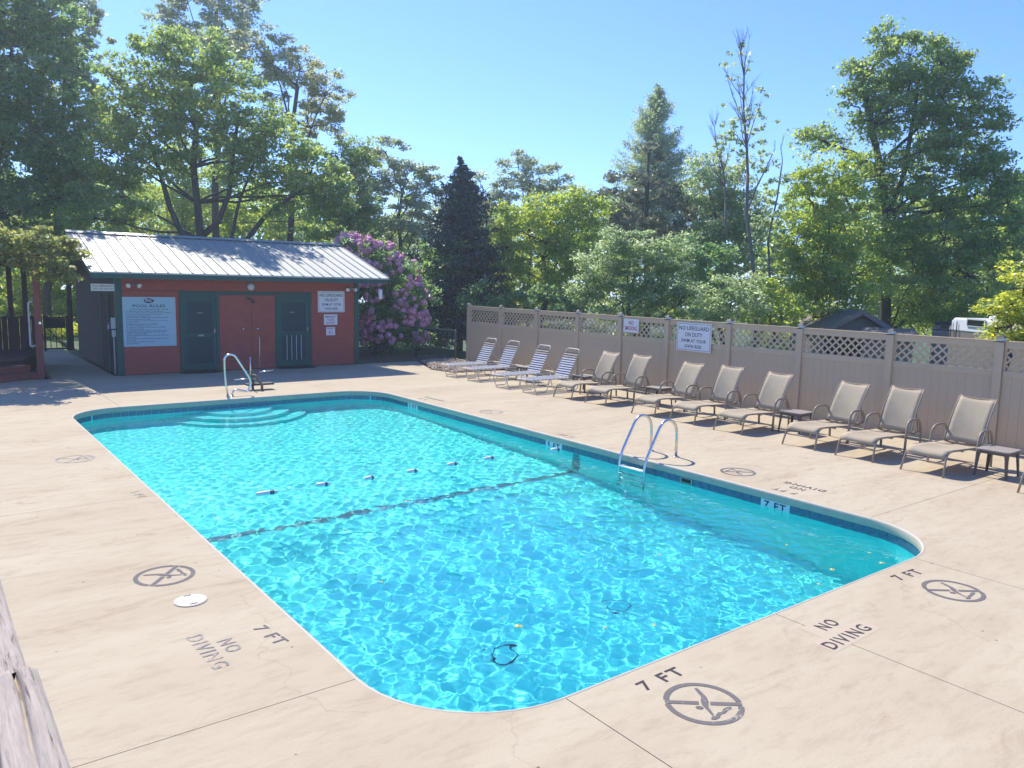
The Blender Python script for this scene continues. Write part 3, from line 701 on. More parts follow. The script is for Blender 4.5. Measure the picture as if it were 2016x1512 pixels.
# pool rules board
RX_0, RX_1, RZ_0, RZ_1 = 4.475, 5.855, .785, 2.14
w, h = RX_1-RX_0, RZ_1-RZ_0
rules = ['POOL HOURS ARE FROM 9:00 AM - 9:00 PM',
 'NO LIFEGUARD ON DUTY. SWIM AT YOUR OWN RISK', 'SAFETY EQUIPMENT (ROPE, SHEPHERD POLE) MUST REMAIN IN', 'PLACE AT ALL TIMES, PER GEORGIA STATE LAW', 'SHOWER BEFORE ENTERING POOL',
 'POOL IS FOR LOT OWNERS, THEIR GUESTS AND RENTERS', 'NO PETS ALLOWED IN POOL AREA', 'PROPER SWIMMING ATTIRE IS REQUIRED (NO CUT-OFFS,', 'DIAPERS, ETC.)', 'MAXIMUM POOL CAPACITY IS 30 SWIMMERS',
 'NO DIVING OR JUMPING IN POOL', 'NO RUNNING, NO ROUGH PLAY OR GLASS CONTAINERS', 'ALLOWED IN POOL AREA', 'ALL CHILDREN UNDER 12 YEARS OF AGE AND ALL NON-', 'SWIMMERS MUST BE ACCOMPANIED BY A RESPONSIBLE', 'ADULT 18 YEARS OR OLDER',
 'LARGE FLOATING DEVICES SUCH AS RAFT MATTRESS ARE', 'NOT ALLOWED', 'SMOKING AND ALCOHOLIC BEVERAGES CONSUMPTION NOT', 'ARE ALLOWED', 'NO ALCOHOL ALLOWED IN POOL AREA', 'LOOSE DIAPERS']
lines = [('POOL RULES', 0, .32, .60, .058, M['navy'])]
lines.append((rules[0], 0, .25, .70, .020, M['navy']))
t = sign('rules_board', RX_0, RX_1, RZ_0, RZ_1, BY-.022, lines, 'large pale blue pool rules board left of the LADIES door', M['signb'], M['navy'])
for i, ln in enumerate(rules[1:]):
    wd = len(ln)/53*.86
    o = link('lettering', text_mesh(ln, wd*w, .0185*h, M['navy'], .0012, 1.0, .014), t); o.location = ((-.43+wd/2)*w, (.212-.0325*i)*h, .0132)
b = MB().lathe([(.13, .0121), (.13, .0135)], 28); b.v = [(x, y*.5, z) for x, y, z in b.v]; b.xf(Matrix.Translation((0, .425*h, 0))); b.build('emblem', M['navy'], t)
o = link('lettering', text_mesh('PVC', .17, .075, M['signw'], .0012, 1.0, .02), t); o.location = (0, .425*h, .0146)
# shut-off switch sign sticking out from the corner, with switch gear below
t = sign('switch_sign', 3.77, 4.335, 2.29, 2.48, BY+.05, [('POOL EMERGENCY', 0, .2, .86, .24, M['greywall']), ('SHUT OFF SWITCH', 0, -.2, .86, .24, M['greywall'])], 'small pale POOL EMERGENCY SHUT OFF SWITCH sign at the left corner', M['signw'], M['greywall'])
t = empty('switch_box', (BX0-.07, BY+.20, 1.15), label='grey electric switch box with conduit on the left corner', cat='switch box')
MB().box(-.05, .05, -.08, .08, .12, .42).build('cover', M['gutter'], t, bevel=.008)
MB().box(-.04, .05, -.06, .06, -.10, .08).build('lower_box', M['gutter'], t, bevel=.008)
MB().tube([(0, 0, -1.14), (0, 0, -.10)], .018, 8).build('conduit', M['gutter'], t, True)
t = empty('blue_phone', (BX0-.07, BY+.52, 1.30), label='small blue telephone box on the shaded side wall', cat='telephone')
MB().box(-.06, .045, -.09, .09, -.1, .12).build('housing', mat('phone_blue', (.03, .05, .22), .4), t, bevel=.01)
MB().box(-.08, -.0605, -.05, .05, -.06, .06).build('handset', M['gutter'], t, bevel=.01)
t = empty('side_door', (BX0-.016, 25.2, 0), label='dark utility door on the shaded side of the bath house', cat='door')
MB().box(-.03, 0, -.9, .0, .03, 2.1).build('door_leaf', M['redshade'], t)
for a, b_ in ((-1.0, -.905), (.005, .1)): MB().box(-.045, 0, a, b_, .0, 2.2).build('jamb', M['green'], t)
# trap hanging under the right eave
t = empty('hanging_trap', (11.93, 22.6, 2.30), label='small white cylinder hanging under the right eave', cat='trap')
MB().tube([(0, 0, .16), (0, 0, .335)], .004, 5).build('cord', M['wire'], t)
MB().lathe([(.03, -.17), (.062, -.15), (.062, .12), (.05, .14), (.02, .16)], 14).build('canister', M['white'], t, True)

# ------------------------------------------------------------------ vinyl fence with lattice top
FX = 15.0; FH = 1.93
py = [22.04, 20.2, 18.36, 16.55, 14.83, 13.2, 11.33, 9.5, 7.55, 5.62, 3.75, 1.9]
fence = empty('vinyl_fence', (0, 0, 0), label='long tan vinyl fence with lattice top and lamp caps', cat='fence')
hexm = MB().box(-.068, .068, -.068, .068, -.05, FH-.01).mesh('post', M['vinyl'])
capm = MB().lathe([(.105, 0), (.105, .012), (.075, .018)], 4).lathe([(.105, .075), (.07, .10), (.015, .125)], 4); capm.xf(Matrix.Rotation(PI/4, 4, 'Z')); capm = capm.mesh('cap', M['capdark'])
glm = MB().box(-.05, .05, -.05, .05, .015, .078).mesh('lens', M['glass'])
PD = MB().box(-.016, .016, -.0735, .0735, 0, 1).mesh('board', M['vinyl'])
nslat = 0; rest = []
LZ0, LZ1 = FH-.50, FH-.115
for k, y in enumerate(py):
    p = link('post', hexm, fence); p.location = (FX, y, 0); p.rotation_euler = (.006*math.sin(k*2.7), .007*math.cos(k*1.9), 0)
    c = link('cap', capm, p); c.location = (0, 0, FH-.008)
    l = link('lens', glm, c); l.location = (0, 0, 0)
order = list(range(len(py)-1))[::-1]
slots = {}
for k in range(len(py)-1):
    y1, y0 = py[k]-.07, py[k+1]+.07; wd = y1-y0
    for nm_, z0, z1, tk in (('rail', FH-.115, FH-.002, .032), ('rail', FH-.61, FH-.50, .032), ('rail', .02, .13, .032)):
        MB().box(FX-tk, FX+tk, y0, y1, z0, z1).build(nm_, M['vinyl'], fence, bevel=.004)
    MB().box(FX-.055, FX+.055, y0-.06, y1+.06, FH-.0015, FH+.018).build('top_cap_rail', M['vinyl'], fence)
    n = round(wd/.152)
    for i in range(n):
        b = link('board', PD, fence); b.location = (FX, y0+wd*(i+.5)/n, .13); b.scale = (1, wd/n/.147*.985, FH-.61-.13)
    lat = empty('lattice', (FX, y0, LZ0)); lat.parent = fence
    H = LZ1-LZ0; pitch = .165; sw = .046
    near = k >= 5
    joined = MB()
    for dirn in (1, -1):
        s = -H+.02
        while s < wd:
            # slat from (s,0) to (s+H,H), clipped to the panel
            a0 = max(s, 0); a1 = min(s+H, wd)
            if a1-a0 > .05:
                q = [(a0, a0-s), (a1, a1-s)] if dirn == 1 else [(a0, H-(a0-s)), (a1, H-(a1-s))]
                xo = .007*dirn
                bb = MB().bar((xo, q[0][0], q[0][1]), (xo, q[1][0], q[1][1]), .009, sw, (1, 0, 0)) if False else MB()
                d = Vector((0, q[1][0]-q[0][0], q[1][1]-q[0][1])).normalized(); nn = Vector((0, -d.z, d.y))*sw/2; tx = Vector((.005, 0, 0))
                A, B = Vector((xo, *q[0])), Vector((xo, *q[1]))
                vs = [A-nn-tx, A-nn+tx, A+nn+tx, A+nn-tx, B-nn-tx, B-nn+tx, B+nn+tx, B+nn-tx]
                def clampz(v): return Vector((v.x, min(max(v.y, 0), wd), min(max(v.z, 0), H)))
                vs = [clampz(v) for v in vs]; fs = [(3, 2, 1, 0), (4, 5, 6, 7), (0, 1, 5, 4), (1, 2, 6, 5), (2, 3, 7, 6), (3, 0, 4, 7)]
                if near and nslat < 295: MB().add(vs, fs).build('slat', M['vinyl'], lat); nslat += 1
                else: joined.add(vs, fs)
            s += pitch
    if joined.v: tag(joined.build('lattice_slats', M['vinyl'], lat), kind='stuff')
    # narrow frame round the lattice
    MB().box(-.02, .02, 0, .03, 0, H).box(-.02, .02, wd-.03, wd, 0, H).build('side_strip', M['vinyl'], lat)
def fsign(name, px0, px1, py0, py1, lines, label, border=None):
    a = ray((px0+px1)/2, (py0+py1)/2)
    def onf(px, py_): v = ray(px, py_); k = (FX-.035-CAM.x)/v.x; return CAM+v*k
    m = [(px0+px1)/2, (py0+py1)/2]
    yA, yB = onf(px0, m[1]).y, onf(px1, m[1]).y; zA, zB = onf(m[0], py1).z, onf(m[0], py0).z
    sign(name, yB, yA, zA, zB, 0, lines, label, M['signw'], None, nrm='-x', xpl=FX-.076, border=border)
fsign('no_smoking_sign', 1230.5, 1260, 628, 654.5, [('NO', 0, .22, .32, .3, M['redink']), ('SMOKING', 0, -.18, .84, .32, M['redink'])], 'small white NO SMOKING sign on the fence lattice')
fsign('fence_sign', 1335, 1403, 636, 692, LG(M['navy']), 'large white NO LIFEGUARD ON DUTY sign hung on the tan fence', M['navy'])

# chain-link fence between bath house and vinyl fence
A, B = Vector((13.55, 28.4, 0)), Vector((14.83, 22.6, 0)); dv = (B-A); Lc = dv.length; dv.normalize()
t = empty('chain_link_fence', (0, 0, 0), label='low chain link fence behind the flowering bush', cat='fence')
for k in range(4):
    p = A+dv*Lc*k/3; MB().tube([p, p+Vector((0, 0, 1.12))], .028, 8).build('post', M['wire'], t, True)
MB().tube([A+Vector((0, 0, 1.08)), B+Vector((0, 0, 1.08))], .022, 8).build('top_rail', M['wire'], t, True)
MB().tube([A+Vector((0, 0, .12)), B+Vector((0, 0, .12))], .014, 6).build('bottom_rail', M['wire'], t, True)
wmb = MB(); s = -.95
while s < Lc:
    for dr in (1, -1):
        a0, a1 = max(0, s), min(s+.95, Lc)
        if a1 > a0: wmb.tube([A+dv*a0+Vector((0, 0, .12+(a0-s if dr > 0 else .95-(a0-s)))), A+dv*a1+Vector((0, 0, .12+(a1-s if dr > 0 else .95-(a1-s))))], .0028, 3, cap=False)
    s += .075
tag(wmb.build('wire_mesh', M['wire'], t), kind='stuff')
tag(MB().prism([(11.5, 23.31), (13.68, 23.31), (15.3, 22.5), (15.3, 29.5), (11.5, 29.5)], -.13, -.01).build('garden_bed', M['mulch']), kind='structure')
tag(MB().prism([(13.72, 23.29), (13.12, 21.7), (12.77, 20.8), (12.97, 19.92), (15.2, 19.62), (15.2, 22.48)], -.13, -.012).build('gravel_bed', M['mulch']), kind='structure')
# gravel
pb = MB(); ico = [(0, 0, 1), (.9, 0, .3), (.28, .86, .3), (-.73, .53, .3), (-.73, -.53, .3), (.28, -.86, .3), (.4, .3, -.6), (-.5, 0, -.6), (.3, -.4, -.6)]
icf = [(0, 1, 2), (0, 2, 3), (0, 3, 4), (0, 4, 5), (0, 5, 1), (1, 6, 2), (2, 7, 3), (2, 6, 7), (3, 7, 4), (4, 8, 5), (4, 7, 8), (5, 8, 1), (1, 8, 6)]
for i in range(2600):
    x, y = random.uniform(12.8, 15.1), random.uniform(19.75, 23.2)
    lim = 12.85 if y < 21 else 12.85+(y-21)*.42
    if x < lim+.06: continue
    s = random.uniform(.025, .06); hgt = .05*min(1, (x-lim)/.35)
    R_ = Matrix.Translation((x, y, hgt+random.uniform(-.02, .02))) @ Matrix.Rotation(random.uniform(0, 6), 4, 'Z') @ Matrix.Diagonal((s, s*.75, s*.5, 1))
    pb.add([R_ @ Vector(v) for v in ico], icf)
tag(pb.build('gravel', M['pebble']), 'tan gravel heaped at the far end of the fence', kind='stuff')

# ------------------------------------------------------------------ loungers
def sling_lounger():
    t = empty('sling_lounger', label='', cat='lounger', group='taupe sling loungers along the fence')
    hw = .30
    for s in (-1, 1):
        y = s*hw
        MB().tube(bez([((-.03, s*.325, 0), 0), ((.065, y, .315), .12), ((.18, y, .375), .12), ((1.22, y, .33), 0), ((1.34, y, .325), 0)], 6), .016, 8).build('side_rail', M['frame'], t, True)
        MB().tube(bez([((.885, s*.37, 0), 0), ((.915, s*.365, .50), .16), ((1.0, s*.355, .615), .12), ((1.33, s*.35, .61), .12), ((1.44, s*.345, .40), .1), ((1.46, s*.345, 0), 0)], 6), .021, 8).build('armrest', M['frame'], t, True)
        MB().bar((.92, s*.315, .345), (.92, s*.365, .345), .02, .02).build('arm_bracket', M['frame'], t)
    for x, z, hh in ((.035, .20, .30), (.62, .325, .29), (1.33, .325, .30)):
        MB().tube([(x, -hh, z), (x, hh, z)], .011, 7).build('cross_bar', M['frame'], t, True)
    # seat fabric, a little sagged, wrapping the front bend
    P = [(.045, .27), (.075, .335), (.14, .372), (.25, .377), (.5, .366), (.8, .352), (1.06, .342), (1.19, .338)]
    b = MB(); nw = 8
    vs = []
    for i, (x, z) in enumerate(P):
        for k in range(nw+1):
            u = k/nw*2-1; sag = .022*(1-u*u)*min(1, i/2)
            dip = .05*(1-u*u) if i == len(P)-1 else 0
            vs.append((x-dip, u*(hw-.004), z-sag))
    b.add(vs, [(i*(nw+1)+k, i*(nw+1)+k+1, (i+1)*(nw+1)+k+1, (i+1)*(nw+1)+k) for i in range(len(P)-1) for k in range(nw)])
    o = b.build('seat', M['sling'], t, True); sm = o.modifiers.new('cloth', 'SOLIDIFY'); sm.thickness = .006
    # back frame and fabric
    bx, bz, tx, tz = 1.20, .34, 1.575, 1.075
    def bp(u, q, lift=0):   # u across -1..1, q up the back 0..1
        x = bx+(tx-bx)*q-.03*math.sin(q*PI)+.025*(q**6); z = bz+(tz-bz)*q
        return (x+lift, u*(.295-.012*q), z)
    for s in (-1, 1):
        MB().tube([bp(s, q/9) for q in range(10)], .012, 8).build('back_post', M['frame'], t, True)
    MB().tube([bp(u/6, 1, .0) if abs(u) == 6 else tuple(Vector(bp(u/6, 1))+Vector((.0, 0, -.028*(1-(u/6)**2)))) for u in range(-6, 7)], .011, 7).build('top_bar', M['frame'], t, True)
    nh = 9; vs = []
    for i in range(nh+1):
        for k in range(nw+1):
            u = k/nw*2-1; q = .03+.965*i/nh; v = Vector(bp(u*.985, q)); v.x += .03*(1-u*u)*(.4+.6*math.sin(q*PI))
            if i == nh: v.z -= .026*(1-u*u)
            vs.append(v)
    b = MB().add(vs, [(i*(nw+1)+k, i*(nw+1)+k+1, (i+1)*(nw+1)+k+1, (i+1)*(nw+1)+k) for i in range(nh) for k in range(nw)])
    o = b.build('backrest', M['sling'], t, True); sm = o.modifiers.new('cloth', 'SOLIDIFY'); sm.thickness = .006
    MB().tube(bez([((1.38, -.27, .70), 0), ((1.50, -.27, .33), .03), ((1.50, .27, .33), .03), ((1.38, .27, .70), 0)], 4), .009, 6).build('back_prop', M['frame'], t, True)
    for s in (-1, 1): MB().bar((1.18, s*.30, .33), (1.46, s*.345, .40), .018, .022).build('ratchet', M['frame'], t)
    return t
proto = sling_lounger()
sl_spots = [(12.388, 14.15, 0, 'second taupe lounger'), (12.437, 13.056, 2, ''), (12.308, 11.43, 1, ''), (12.31, 10.362, 0, ''), (12.273, 9.197, 0, ''), (12.22, 7.643, -2, ''), (12.19, 6.603, -1, ''), (12.12, 5.469, -2, ''), (12.14, 3.83, -2, '')]
sl_labels = ['taupe sling lounger next to the last striped lounger', 'taupe sling lounger standing under the NO SMOKING sign', 'taupe sling lounger between table and lifeguard sign, third of its kind',
             'taupe sling lounger behind the right ladder rail', 'taupe sling lounger just left of the middle side table', 'taupe sling lounger just right of the middle side table',
             'taupe sling lounger in the middle of the nearest three', 'taupe sling lounger just left of the nearest side table', 'taupe sling lounger cut by the right picture edge']
for i, (x, y, a, _) in enumerate(sl_spots):
    o = proto if i == 0 else copy_tree(proto)
    o.location = (x+.03, y, .0); o.rotation_euler = (0, 0, math.radians(a)); o['label'] = sl_labels[i]
    rec = (0, -1.5, 2.5, -2, 1.5, 3, -2.5, 0.5, 2)[i]
    H_ = Vector((1.2, 0, .34)); rot = Matrix.Translation(H_) @ Matrix.Rotation(math.radians(rec), 4, 'Y') @ Matrix.Translation(-H_)
    for ch in o.children:
        if ch.name.split('.')[0] in ('backrest', 'back_post', 'top_bar'): ch.matrix_local = rot

def strap_lounger():
    t = empty('strap_lounger', label='', cat='lounger', group='striped strap loungers at the far end')
    hw = .29
    for s in (-1, 1):
        MB().tube([(0.0, s*hw, .33), (1.25, s*hw, .33), (1.90, s*hw, .33)], .014, 8).build('side_rail', M['framew'], t, True)
        for x0 in (.16, 1.18):
            MB().tube(bez([((x0-.10, s*hw, .325), 0), ((x0, s*hw, .015), .06), ((x0+.34, s*hw, .015), .06), ((x0+.44, s*hw, .325), 0)], 5), .013, 8).build('leg', M['framew'], t, True)
    MB().tube([(0.0, -hw, .33), (0, hw, .33)], .014, 8).build('end_rail', M['framew'], t, True)
    MB().tube([(1.90, -hw, .33), (1.90, hw, .33)], .014, 8).build('end_rail', M['framew'], t, True)
    bx, bz, tx, tz = 1.24, .345, 1.62, 1.06
    MB().tube(bez([((bx, -hw+.03, bz), 0), ((tx, -hw+.03, tz), .09), ((tx, hw-.03, tz), .09), ((bx, hw-.03, bz), 0)], 5), .014, 8).build('back_frame', M['framew'], t, True)
    MB().tube([(1.42, -.24, .68), (1.78, -.24, .34), (1.78, .24, .34), (1.42, .24, .68)], .008, 6).build('back_prop', M['framew'], t, True)
    n = 19
    for k in range(n):
        x = .05+1.16*k/(n-1); MB().box(x-.02, x+.02, -hw-.012, hw+.012, .342, .349).build('strap', M['strapw'] if k % 2 == 0 else M['strapn'], t)
    L_ = math.hypot(tx-bx, tz-bz); ux, uz = (tx-bx)/L_, (tz-bz)/L_
    n = 20
    for k in range(n):
        q = .04+(L_-.14)*k/n
        m_ = M['strapt'] if k in (16, 18) else (M['strapw'] if k % 2 == 0 else M['strapn'])
        c = Vector((bx+ux*q, 0, bz+uz*q)); d = Vector((ux, 0, uz))*.0175; nn = Vector((-uz, 0, ux))*.018; y = hw-.018
        b = MB(); vs = []
        for e in (-1, 1):
            for f in (-1, 1):
                for yy in (-y, y): vs.append(c+d*e+nn*(.8+.22*f)+Vector((0, yy, 0)))
        b.add(vs, [(0, 1, 3, 2), (4, 6, 7, 5), (0, 4, 5, 1), (2, 3, 7, 6), (0, 2, 6, 4), (1, 5, 7, 3)]); b.build('strap', m_, t)
    return t
proto = strap_lounger()
for i, (x, y, a, lb) in enumerate(((12.30, 19.2, 0, 'striped strap lounger beside the gravel, farthest of its row'), (12.32, 18.08, 1, 'striped strap lounger left of the farthest side table'),
                                  (12.18, 16.54, 0, 'striped strap lounger right of the farthest side table'), (12.20, 15.42, -1, 'striped strap lounger beside the first taupe one'))):
    o = proto if i == 0 else copy_tree(proto)
    o.location = (x, y, 0); o.rotation_euler = (0, 0, math.radians(a)); o['label'] = lb

# side tables
def side_table():
    t = empty('side_table', label='', cat='side table', group='small resin tables between the loungers')
    w = .235; r = .05
    p = [(sx*(w-r)+r*math.cos(math.radians(a)), sy*(w-r)+r*math.sin(math.radians(a))) for sx, sy, a0 in ((1, 1, 0), (-1, 1, 90), (-1, -1, 180), (1, -1, 270)) for a in (a0, a0+30, a0+60, a0+90)]
    MB().prism(p, .395, .42).build('table_top', M['resintop'], t, bevel=.005)
    MB().box(-w+.03, w-.03, -w+.03, -w+.045, .35, .394).box(-w+.03, w-.03, w-.045, w-.03, .35, .394).box(-w+.03, -w+.045, -w+.046, w-.046, .35, .394).box(w-.045, w-.03, -w+.046, w-.046, .35, .394).build('apron', M['resin'], t)
    for sx in (-1, 1):
        for sy in (-1, 1):
            b = MB(); a, q = .205, .235
            for z, k, wd in ((.393, .95, .06), (.30, .97, .04), (0, 1.08, .032)):
                pass
            lv = []
            for z, k, wd in ((.393, .215, .062), (.30, .215, .042), (0.0, .235, .030)):
                x1, y1 = sx*k, sy*k
                lv += [(x1, y1, z), (x1-sx*wd, y1, z), (x1-sx*wd, y1-sy*.012, z), (x1-sx*.012, y1-sy*.012, z), (x1-sx*.012, y1-sy*wd, z), (x1, y1-sy*wd, z)]
            b.add(lv, [(i*6+k, i*6+(k+1) % 6, (i+1)*6+(k+1) % 6, (i+1)*6+k) for i in range(2) for k in range(6)]+[(12, 13, 14, 15, 16, 17)])
            b.build('leg', M['resin'], t)
    return t
proto = side_table()
for i, (x, y, lb) in enumerate(((12.99, 4.76, 'brown resin side table nearest the camera by the right edge'), (13.45, 8.50, 'brown resin side table midway along the taupe loungers'), (13.75, 12.30, 'brown resin side table near the lifeguard fence sign'),
                               (13.75, 14.86, 'brown resin side table between striped and taupe loungers'), (13.75, 17.25, 'brown resin side table in the middle of the striped loungers'))):
    o = proto if i == 0 else copy_tree(proto)
    o.location = (x, y, 0); o.rotation_euler = (0, 0, .03*i); o['label'] = lb

# ------------------------------------------------------------------ weathered timbers at the photographer's rail
def rough_beam(name, x0, x1, y0, y1, z0, z1, label, seed):
    rg = np.random.default_rng(seed); nx_, ny_ = 130, 90
    xs_ = np.linspace(x0, x1, nx_); ys_ = np.linspace(y0, y1, ny_)
    ph = rg.uniform(0, 6, 12)
    Z_ = np.zeros((nx_, ny_))
    for i, x in enumerate(xs_):
        for j, y in enumerate(ys_):
            z = z1-.004*math.sin(y*5+ph[0])-.003*math.sin(x*90+2*math.sin(y*4+ph[1]))
            for c, wv, dp in ((.35, .02, .03), (.70, .012, .05), (.86, .02, .06), (.12, .02, .02)):
                xc = x0+(x1-x0)*(c+.03*math.sin(y*3+ph[2]+c*9)+.015*math.sin(y*11+ph[3]))
                act = .5+.5*math.sin(y*2.3+ph[4]+c*20)
                z -= dp*act*math.exp(-((x-xc)/.0034)**2)
            e = min(x-x0, x1-x, y1-y)
            z -= .012*math.exp(-e/.008)
            Z_[i, j] = z
    vs = [(x, y, Z_[i, j]) for i, x in enumerate(xs_) for j, y in enumerate(ys_)]
    fs = [(i*ny_+j, (i+1)*ny_+j, (i+1)*ny_+j+1, i*ny_+j+1) for i in range(nx_-1) for j in range(ny_-1)]
    b = MB().add(vs, fs); b.box(x0, x1, y0, y1, z0, z1-.05)
    # skirts
    for i in range(nx_-1):
        a, c = xs_[i], xs_[i+1]; b.add([(a, y1, z0), (c, y1, z0), (c, y1, Z_[i+1, -1]), (a, y1, Z_[i, -1])], [(0, 3, 2, 1)])
    for j in range(ny_-1):
        a, c = ys_[j], ys_[j+1]; b.add([(x1, a, z0), (x1, c, z0), (x1, c, Z_[-1, j+1]), (x1, a, Z_[-1, j])], [(0, 1, 2, 3)])
    o = b.build(name, M['timber'], None, True); tag(o, label, 'timber'); return o
rough_beam('timber_beam', -.14, .118, 1.475, 2.07, 1.90, 2.09, 'grey split timber beam, the farther piece at the lower left', 4)
rough_beam('timber_beam', -.14, .130, .35, 1.465, 1.88, 2.105, 'grey split timber beam with a deep crack, the nearer piece at the lower left', 9)

# ------------------------------------------------------------------ pergola on a stepped platform, left
RT = Matrix.Rotation(math.radians(29), 4, 'Z')
pg = empty('pergola', (2.55, 23.50, 0), label='dark red pergola on a stepped platform at the left edge', cat='pergola')
MB().box(-.075, .075, -.075, .075, 0, 3.0).build('post', M['redpost'], pg, bevel=.006)
for x, y in ((-.27, 3.7), (.10, 3.7), (.43, 3.72), (-.75, 3.7), (-1.5, 3.7), (-3.1, 3.7), (-5.6, 3.7)):
    MB().box(x-.065, x+.065, y-.065, y+.065, 0, 2.95).build('post', M['redshade'], pg)
for x, y in ((-3.0, -1.7), (-5.6, -3.1)): MB().box(x-.075, x+.075, y-.075, y+.075, 0, 2.95).build('post', M['redpost'], pg)
for k, (y0, z0, z1) in enumerate(((-.02, 0, .17), (.28, .172, .34))):
    MB().box(-6.0, -.08, y0, y0+.03, z0, z1-.04, RT).build('riser', M['redpost'], pg)
    MB().box(-6.0, -.08, y0-.03, y0+.30, z1-.038, z1, RT).build('step_tread', M['redpost'], pg)
q = [RT @ Vector((-6.0, .582, 0)), RT @ Vector((-.05, .582, 0)), Vector((.38, 3.62, 0)), Vector((-6.0, 3.62, 0))]
MB().prism([(v.x, v.y) for v in q], .0, .46).build('platform', M['redshade'], pg)
for i in range(44):     # boards of the back rail
    x = -6.0+i*.148; MB().box(x, x+.14, 3.60, 3.625, .44, 1.40).build('rail_board', M['redshade'], pg)
MB().box(-6.0, .5, 3.56, 3.66, 1.402, 1.45).build('hand_rail', M['redshade'], pg)
for i in range(20):     # boards closing the right flank below the rail
    y = .62+i*.148; x = .08+.30*(y/3.6); MB().box(x, x+.025, y, y+.14, .0, .42).build('skirt_board', M['redshade'], pg)
MB().bar(RT @ Vector((-6.4, 0, 2.98)), RT @ Vector((.4, 0, 2.98)), .08, .16).build('beam', M['redshade'], pg); MB().box(-6.2, .7, 3.66, 3.74, 2.9, 3.06).build('beam', M['redshade'], pg)
for x in np.arange(-5.8, .5, .55):
    y0 = x*.55-.3; MB().box(x-.022, x+.022, y0, 4.1, 3.062, 3.18).build('rafter', M['redshade'], pg)
MB().tube(bez([((-.085, -.02, .86), 0), ((-.20, -.02, .84), .05), ((-.20, -.02, 1.98), .05), ((-.085, -.02, 2.0), 0)], 5), .022, 10).build('grab_handle', M['gutter'], pg, True)
MB().box(.0, .06, -.09, -.076, 1.42, 1.48).build('latch', M['steel'], pg)
# gate between pergola and bath house
t = empty('metal_gate', (0, 0, 0), label='black barred gate at the end of the passage', cat='gate')
gy = 31.7; gx0, gx1 = 3.62, 4.32
for x in (gx0, gx1): MB().box(x-.035, x+.035, gy-.035, gy+.035, 0, 1.25).build('stile', M['dark'], t)
for z in (.08, 1.18): MB().box(gx0+.036, gx1-.036, gy-.02, gy+.02, z-.025, z+.025).build('cross_rail', M['dark'], t)
for k in range(1, 4): x = gx0+(gx1-gx0)*k/4; MB().box(x-.012, x+.012, gy-.01, gy+.01, .106, 1.154).build('bar', M['dark'], t)
MB().bar((gx0+.04, gy-.012, .85), (gx1-.04, gy-.012, .12), .03, .03).build('brace', M['dark'], t)
MB().box(gx0+.04, gx1-.04, gy+.021, gy+.03, .80, 1.15).build('mesh_panel', M['dark'], t)
t = empty('gate_post', (0, 0, 0), label='dark timber gate post beside the bath house wall', cat='post')
MB().box(4.36, 4.5, 31.6, 31.78, 0, 2.6).build('shaft', M['redshade'], t); MB().box(3.2, 4.52, 31.59, 31.79, 2.6, 2.75).build('head_beam', M['redshade'], t)

# ------------------------------------------------------------------ leaves and trees
def leaves(name, cen, size, mt, parent, seed, flat=.5, aspect=.55):
    """small leaf faces: cen (n,3) positions, size (n,) lengths"""
    rg = np.random.default_rng(seed); n = len(cen)
    nr = rg.normal(size=(n, 3)); nr[:, 2] += flat*2; nr /= np.linalg.norm(nr, axis=1)[:, None]
    a = rg.normal(size=(n, 3)); a -= nr*(a*nr).sum(1)[:, None]; a /= np.linalg.norm(a, axis=1)[:, None]
    b = np.cross(nr, a); l = (size*rg.uniform(.5, 1.5, n)/2)[:, None]; w_ = l*aspect
    V = np.stack([cen-a*l, cen+b*w_+nr*l*.12, cen+a*l, cen-b*w_+nr*l*.12], 1).reshape(-1, 3).astype(np.float32)
    me = bpy.data.meshes.new(name); me.vertices.add(4*n); me.vertices.foreach_set('co', V.ravel())
    me.loops.add(4*n); me.loops.foreach_set('vertex_index', np.arange(4*n, dtype=np.int32))
    me.polygons.add(n); me.polygons.foreach_set('loop_start', np.arange(0, 4*n, 4, dtype=np.int32))
    me.update(calc_edges=True); me.materials.append(mt)
    return link(name, me, parent)
LM = dict(
    dark=leafmat('leaf_dark', (0.131, 0.230, 0.086), .58),
    mid=leafmat('leaf_mid', (0.187, 0.277, 0.082), .58),
    bright=leafmat('leaf_bright', (0.228, 0.315, 0.057), .58),
    lime=leafmat('leaf_lime', (0.333, 0.392, 0.063), .58),
    silver=leafmat('leaf_silver', (0.244, 0.295, 0.187), .58, c2=(.30, .34, .23)),
    bronze=leafmat('leaf_bronze', (.27, .295, .14), .55, c2=(.36, .37, .19)),
    pale=leafmat('leaf_pale', (0.234, 0.315, 0.133), .58, c2=(.33, .38, .21)),
    spruce=leafmat('needle_spruce', (.011, .036, .042), .12),
    pine=leafmat('needle_pine', (.135, .16, .10), .3),
    vine=leafmat('leaf_vine', (.2, .24, .07), .5),
)
DENSE = 3.3
